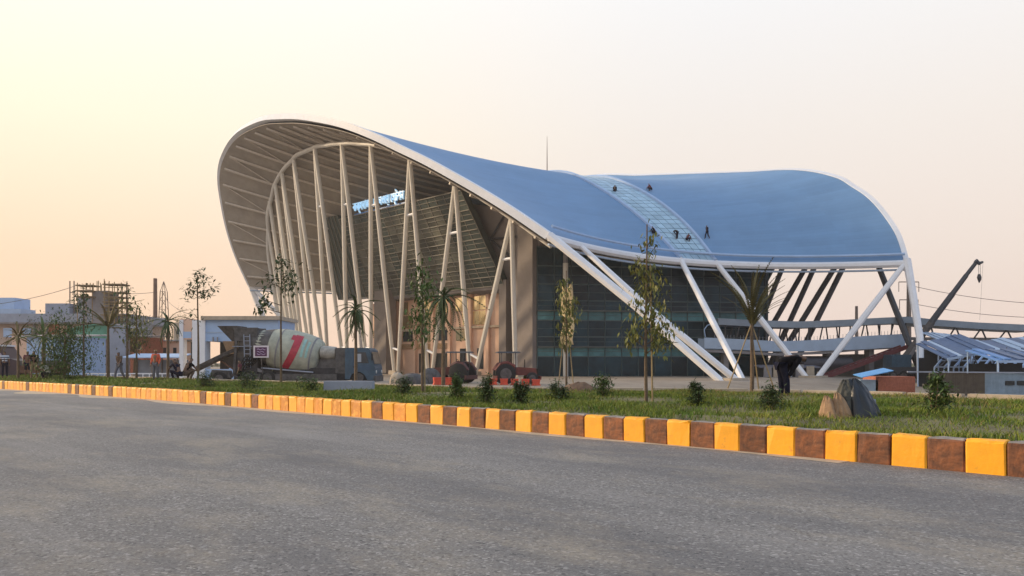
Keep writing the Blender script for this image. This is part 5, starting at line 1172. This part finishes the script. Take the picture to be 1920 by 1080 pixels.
# ------------------------------------------------------------------ left background
lb_ = thing('unfinished_building', 'long unfinished concrete building with blue grey roof parapet at far left', 'building', on_ground(110, 118))
def B2(px, py, y): p = dep(px, py, 118); return (p.x - lb_.location.x, y, p.z - lb_.location.z)
def bbox(px0, px1, py0, py1, y0, y1, nm, m, par=None): a = B2(px0, py1, 0); c_ = B2(px1, py0, 0); return MB().box(a[0], c_[0], y0, y1, a[2], c_[2]).build(nm, m, par or lb_)
bbox(-60, 232, 604, 722, .6, 14, 'wall', mat('raw_wall', (.40, .30, .25), .9, .2, .6)); bbox(-60, 236, 588, 605, 0, 14, 'parapet', M_greyb); bbox(-60, 236, 604, 607, -.3, 14, 'cornice', M_grey)
bbox(-60, 11, 556, 588, 2, 6, 'roof_block', M_bluew); bbox(-20, 29, 578, 588, 1.2, 5, 'roof_block', M_bluef); bbox(70, 116, 567, 588, 2, 6, 'roof_block', M_greyb); bbox(124, 176, 554, 588, 3, 7, 'roof_block', M_grey)
for px in (2, 38, 96): bbox(px, px + 16, 615, 632, .5, .58, 'window', M_bluew)
for px in (60, 84, 124, 150, 210): bbox(px, px + 2.5, 605, 700, .2, .58, 'concrete_column', M_grey)
bbox(88, 108, 606, 640, .4, .59, 'brick_infill', M_brick); bbox(110, 122, 610, 640, .4, .59, 'brick_infill', M_salmon)
for px in (110, 118): MB().tube(B2(px, 588, 3), B2(px, 523, 3), .09, n=5).build('starter_bar', M_pole, lb_)
for py in (545, 560): MB().tube(B2(109, py, 3), B2(119, py, 3), .07, n=5).build('starter_bar', M_pole, lb_)
# scaffolded tower
sc = thing('scaffold_tower', 'concrete stair tower wrapped in bamboo scaffolding on the unfinished building', 'tower', on_ground(190, 112))
def SC(px, py, y): p = dep(px, py, 112); return Vector((p.x - sc.location.x, y, p.z - sc.location.z))
a = SC(166, 720, 3.2); c_ = SC(238, 590, 0); MB().box(a.x, c_.x, 3.2, 8, a.z, c_.z).build('lower_block', M_greyb, sc)
a = SC(174, 720, 0); c_ = SC(203, 545, 0); MB().box(a.x, c_.x, 0, 3, a.z, c_.z).build('core', M_grey, sc)
for (x0, x1, rows_) in ((152, 177, (535, 545, 556)), (202, 234, (533, 548, 557, 566, 576, 590))):
    for py in rows_:
        a = SC(x0 - rnd.uniform(2, 7), py, -1); c_ = SC(x1 + rnd.uniform(0, 5), py + 2.2, -1); MB().box(a.x, c_.x, -1, 1.2, c_.z, a.z).build('platform', mat('scaffold_board', (.22, .16, .10), .9, .3, 2), sc)
for px in (152, 164, 176, 202, 212, 222, 233, 182, 189, 196):
    for y in (-1, 1.2):
        yt = rnd.uniform(524, 534) if px > 165 else rnd.uniform(528, 540)
        MB().tube(SC(px, 720 if px > 200 or px < 170 else 548, y), SC(px + rnd.uniform(-1, 1), yt, y), .06, n=5).build('pole', M_bamboo, sc)
for py in (540, 552, 562, 572, 585):
    MB().tube(SC(200, py, -1), SC(236, py + rnd.uniform(-2, 2), -1), .05, n=5).build('ledger', M_bamboo, sc)
# green shed, walls, scrap and vehicles
gs = thing('green_shed', 'low shed with curved green and grey roof behind the fan shaped palm', 'shed', on_ground(185, 82))
def GS(px, py, y): p = dep(px, py, 82); return Vector((p.x - gs.location.x, y, p.z - gs.location.z))
arc = [(118, 622), (130, 617), (145, 612), (165, 609), (185, 606), (205, 606), (222, 609), (236, 614)]
for (p0, p1) in zip(arc, arc[1:]):
    MB().hexa([GS(p0[0], p0[1] + 2, 0), GS(p1[0], p1[1] + 2, 0), GS(p1[0], p1[1] + 2, 6), GS(p0[0], p0[1] + 2, 6), GS(p0[0], p0[1], 0), GS(p1[0], p1[1], 0), GS(p1[0], p1[1], 6), GS(p0[0], p0[1], 6)]).build('roof_sheet', M_green if p0[0] < 180 else M_grey, gs)
MB().prism([(124, 640), (124, 621), (145, 614), (185, 608), (205, 608), (232, 614), (232, 640)], lambda p, k: GS(p[0], p[1], (.3, .5)[k])).build('gable', M_green, gs)
a = GS(160, 715, 0); c_ = GS(236, 636, 0); MB().box(a.x, c_.x, .2, .9, a.z, c_.z).build('wall', mat('scrap_wall', (.20, .165, .165), .9, .35, 1.2), gs)
a = GS(205, 715, 0); c_ = GS(236, 612, 0); MB().box(a.x, c_.x, -.2, .19, a.z, c_.z).build('side_wall', M_greyb, gs)
hut('blue_hut', 'pale blue walled hut behind the short stout palm', 'hut', 50, 156, 632, 716, 72, 4, M_bluew, mat('hut_flat_roof', (.45, .42, .42), .8, .1, 1))
hut('pink_hut', 'narrow pinkish hut end beside the pale blue hut', 'hut', 22, 50, 628, 716, 74, 4, M_salmon, None)
fw = thing('low_fence', 'low white railing fence in front of the scrap wall', 'fence', on_ground(215, 62))
for k in range(14):
    x = X(160 + k * 12, 62) - fw.location.x; MB().tube((x, 0, -.1), (x, 0, .62), .04, n=5).build('post', M_white, fw)
for z_ in (.3, .6): MB().beam((X(158, 62) - fw.location.x, 0, z_), (X(322, 62) - fw.location.x, 0, z_), .05, .09).build('rail', M_white, fw)
# distant jumble between the green shed and the gatehouse
for i, (nm, lb, px0, px1, py0, Y, m, rf) in enumerate((('grey_house', 'distant grey house with flat roof below the tall mast', 258, 300, 648, 105, M_greyb, M_conc), ('pink_house', 'distant pink walled house right of the lattice mast', 300, 338, 640, 104, M_salmon, M_grey), ('red_hut', 'small red sided hut beside the green shed', 244, 272, 632, 98, M_brick, M_grey), ('white_house', 'distant pale house just behind the gatehouse pillar', 326, 350, 605, 108, M_conc, None))):
    hut(nm, lb, 'house', px0, px1, py0, 716, Y, 5, m, rf, 'distant houses on the left', win=((px0 + 6, px0 + 12, py0 + 12, py0 + 22), (px1 - 13, px1 - 7, py0 + 12, py0 + 22)))
sh = thing('site_shelter', 'pale sheet roofed site shelter behind the low railing', 'shelter', on_ground(285, 70)); 
for x in (-2.2, 0, 2.2):
    for y in (0, 2): MB().tube((x, y, -.1), (x, y, 1.9), .05, n=5).build('post', M_pole, sh)
MB().hexa([(-2.6, -.3, 1.85), (2.6, -.3, 1.85), (2.6, 2.4, 2.2), (-2.6, 2.4, 2.2), (-2.6, -.3, 1.93), (2.6, -.3, 1.93), (2.6, 2.4, 2.28), (-2.6, 2.4, 2.28)]).build('roof', M_bluew, sh); MB().box(-2.3, 2.3, 2.1, 2.2, -.1, 1.7).build('back', M_greyb, sh)
# dark truck at the left edge
vt = thing('dark_truck', 'dark truck with pale windows cut off by the left edge', 'truck', on_ground(2, 58), R(10))
MB().prism([(-3.5, .5), (-3.5, 2.6), (.4, 2.65), (1.0, 1.75), (1.5, 1.6), (1.55, .5)], lambda p, k: (p[0], (-1.1, 1.1)[k], p[1])).build('body', mat('truck_plum', (.06, .035, .045), .5, .2, 2), vt)
MB().prism([(-.9, 1.7), (-.9, 2.4), (.25, 2.4), (.7, 1.7)], lambda p, k: (p[0], (-1.13, -1.08)[k], p[1])).build('window', mat('pale_window', (.45, .40, .46), .3, .1, 2), vt); MB().prism([(-2.8, 1.7), (-2.8, 2.4), (-1.1, 2.4), (-1.1, 1.7)], lambda p, k: (p[0], (-1.13, -1.08)[k], p[1])).build('window', mat('pale_window', (.45, .40, .46), .3, .1, 2), vt)
MB().box(-3.6, .5, -1.15, 1.15, 2.62, 2.74).build('roof', M_white, vt); MB().box(1.5, 4.3, -1.05, 1.05, .7, 1.25).build('flat_bed', M_rust, vt); MB().box(1.7, 4.3, -1.1, 1.1, 1.25, 1.6).build('bed_side', M_grime, vt)
for x in (-2.3, .9, 3.4):
    for y in (-.95, .95): wheel(vt, (x, y, .45), .45, .28)
# far band of trees on the horizon
ft = MB(); rg = np.random.default_rng(9)
def treeband(n, x0, x1, y0, y1, h0, h1, sz):
    xs = rg.uniform(x0, x1, n); ys = rg.uniform(y0, y1, n); hs = np.abs(np.sin(xs * .05) * .4 + np.sin(xs * .017 + 2) * .4) * (h1 - h0) + h0
    for x, y, h in zip(xs, ys, hs):
        z = rg.uniform(-.5, h) - 1.2; a = rg.uniform(0, 6.28); s_ = sz * rg.uniform(.5, 1.3)
        d = Vector((math.cos(a), math.sin(a), rg.uniform(-.6, .6))) * s_; e = Vector((-math.sin(a) * .4, math.cos(a) * .4, rg.uniform(.3, 1))) * s_; p = Vector((x, y, z))
        ft.add([p - d - e, p + d - e * .6, p + d * .7 + e, p - d * .8 + e * .8], [(0, 1, 2, 3)])
treeband(5000, -420, 420, 300, 360, 1.5, 6, 1.0)
o = ft.build('far_trees', mat('far_foliage', (.07, .085, .055), .8, .3, .1), None); o['kind'] = 'stuff'; tag(o, 'low dark band of trees along the far horizon', 'trees')

# ------------------------------------------------------------------ evening haze
hz = MB().box(-600, 600, -40, 420, -2.6, 42).build('haze', None, None)
hz.data.materials.clear(); mh_ = bpy.data.materials.new('haze_air'); mh_.use_nodes = True; hz.data.materials.append(mh_)
t = mh_.node_tree; t.nodes.clear(); ou = nd('ShaderNodeOutputMaterial'); pv = nd('ShaderNodeVolumePrincipled')
pv.inputs['Color'].default_value = (.96, .90, .86, 1); pv.inputs['Density'].default_value = .00035; pv.inputs['Anisotropy'].default_value = .3
t.links.new(pv.outputs[0], ou.inputs['Volume']); hz['kind'] = 'stuff'; tag(hz, 'thin warm evening haze over the whole site', 'haze')

# ------------------------------------------------------------------ trees beyond the left buildings
for i, (px, Y, h, wd, lb) in enumerate(((252, 92, 6.0, 3.4, 'round broadleaf tree rising beside the scaffold tower'), (345, 112, 7.5, 4.0, 'far tree behind the gatehouse pillar'), (60, 100, 5.5, 4.0, 'low broadleaf tree behind the pale blue hut'), (275, 120, 5.2, 4.2, 'far low tree left of the tall mast'))):
    t_ = thing('broadleaf_tree', lb, 'tree', on_ground(px, Y), 0, 'trees beyond the left buildings'); rg = np.random.default_rng(80 + i)
    MB().path([(0, 0, -.2), (.1, 0, h * .35), (.0, .1, h * .7)], [.22, .16, .07], 7).build('trunk', M_bark, t_, smooth=True)
    cl = []
    for k in range(9):
        a = rg.uniform(0, 6.28); q = wd * .35 * math.sqrt(rg.uniform(.05, 1)); z = h * rg.uniform(.5, .95); c_ = (q * math.cos(a), q * math.sin(a), z); cl.append((c_, 75, wd * .42))
        MB().tube((0, 0, h * .45), c_, .06, .02, 5).build('branch', M_bark, t_)
    leaf_cloud(cl, .32, .2, 90 + i).build('crown', M_leaf if i % 2 else M_leafd, t_)
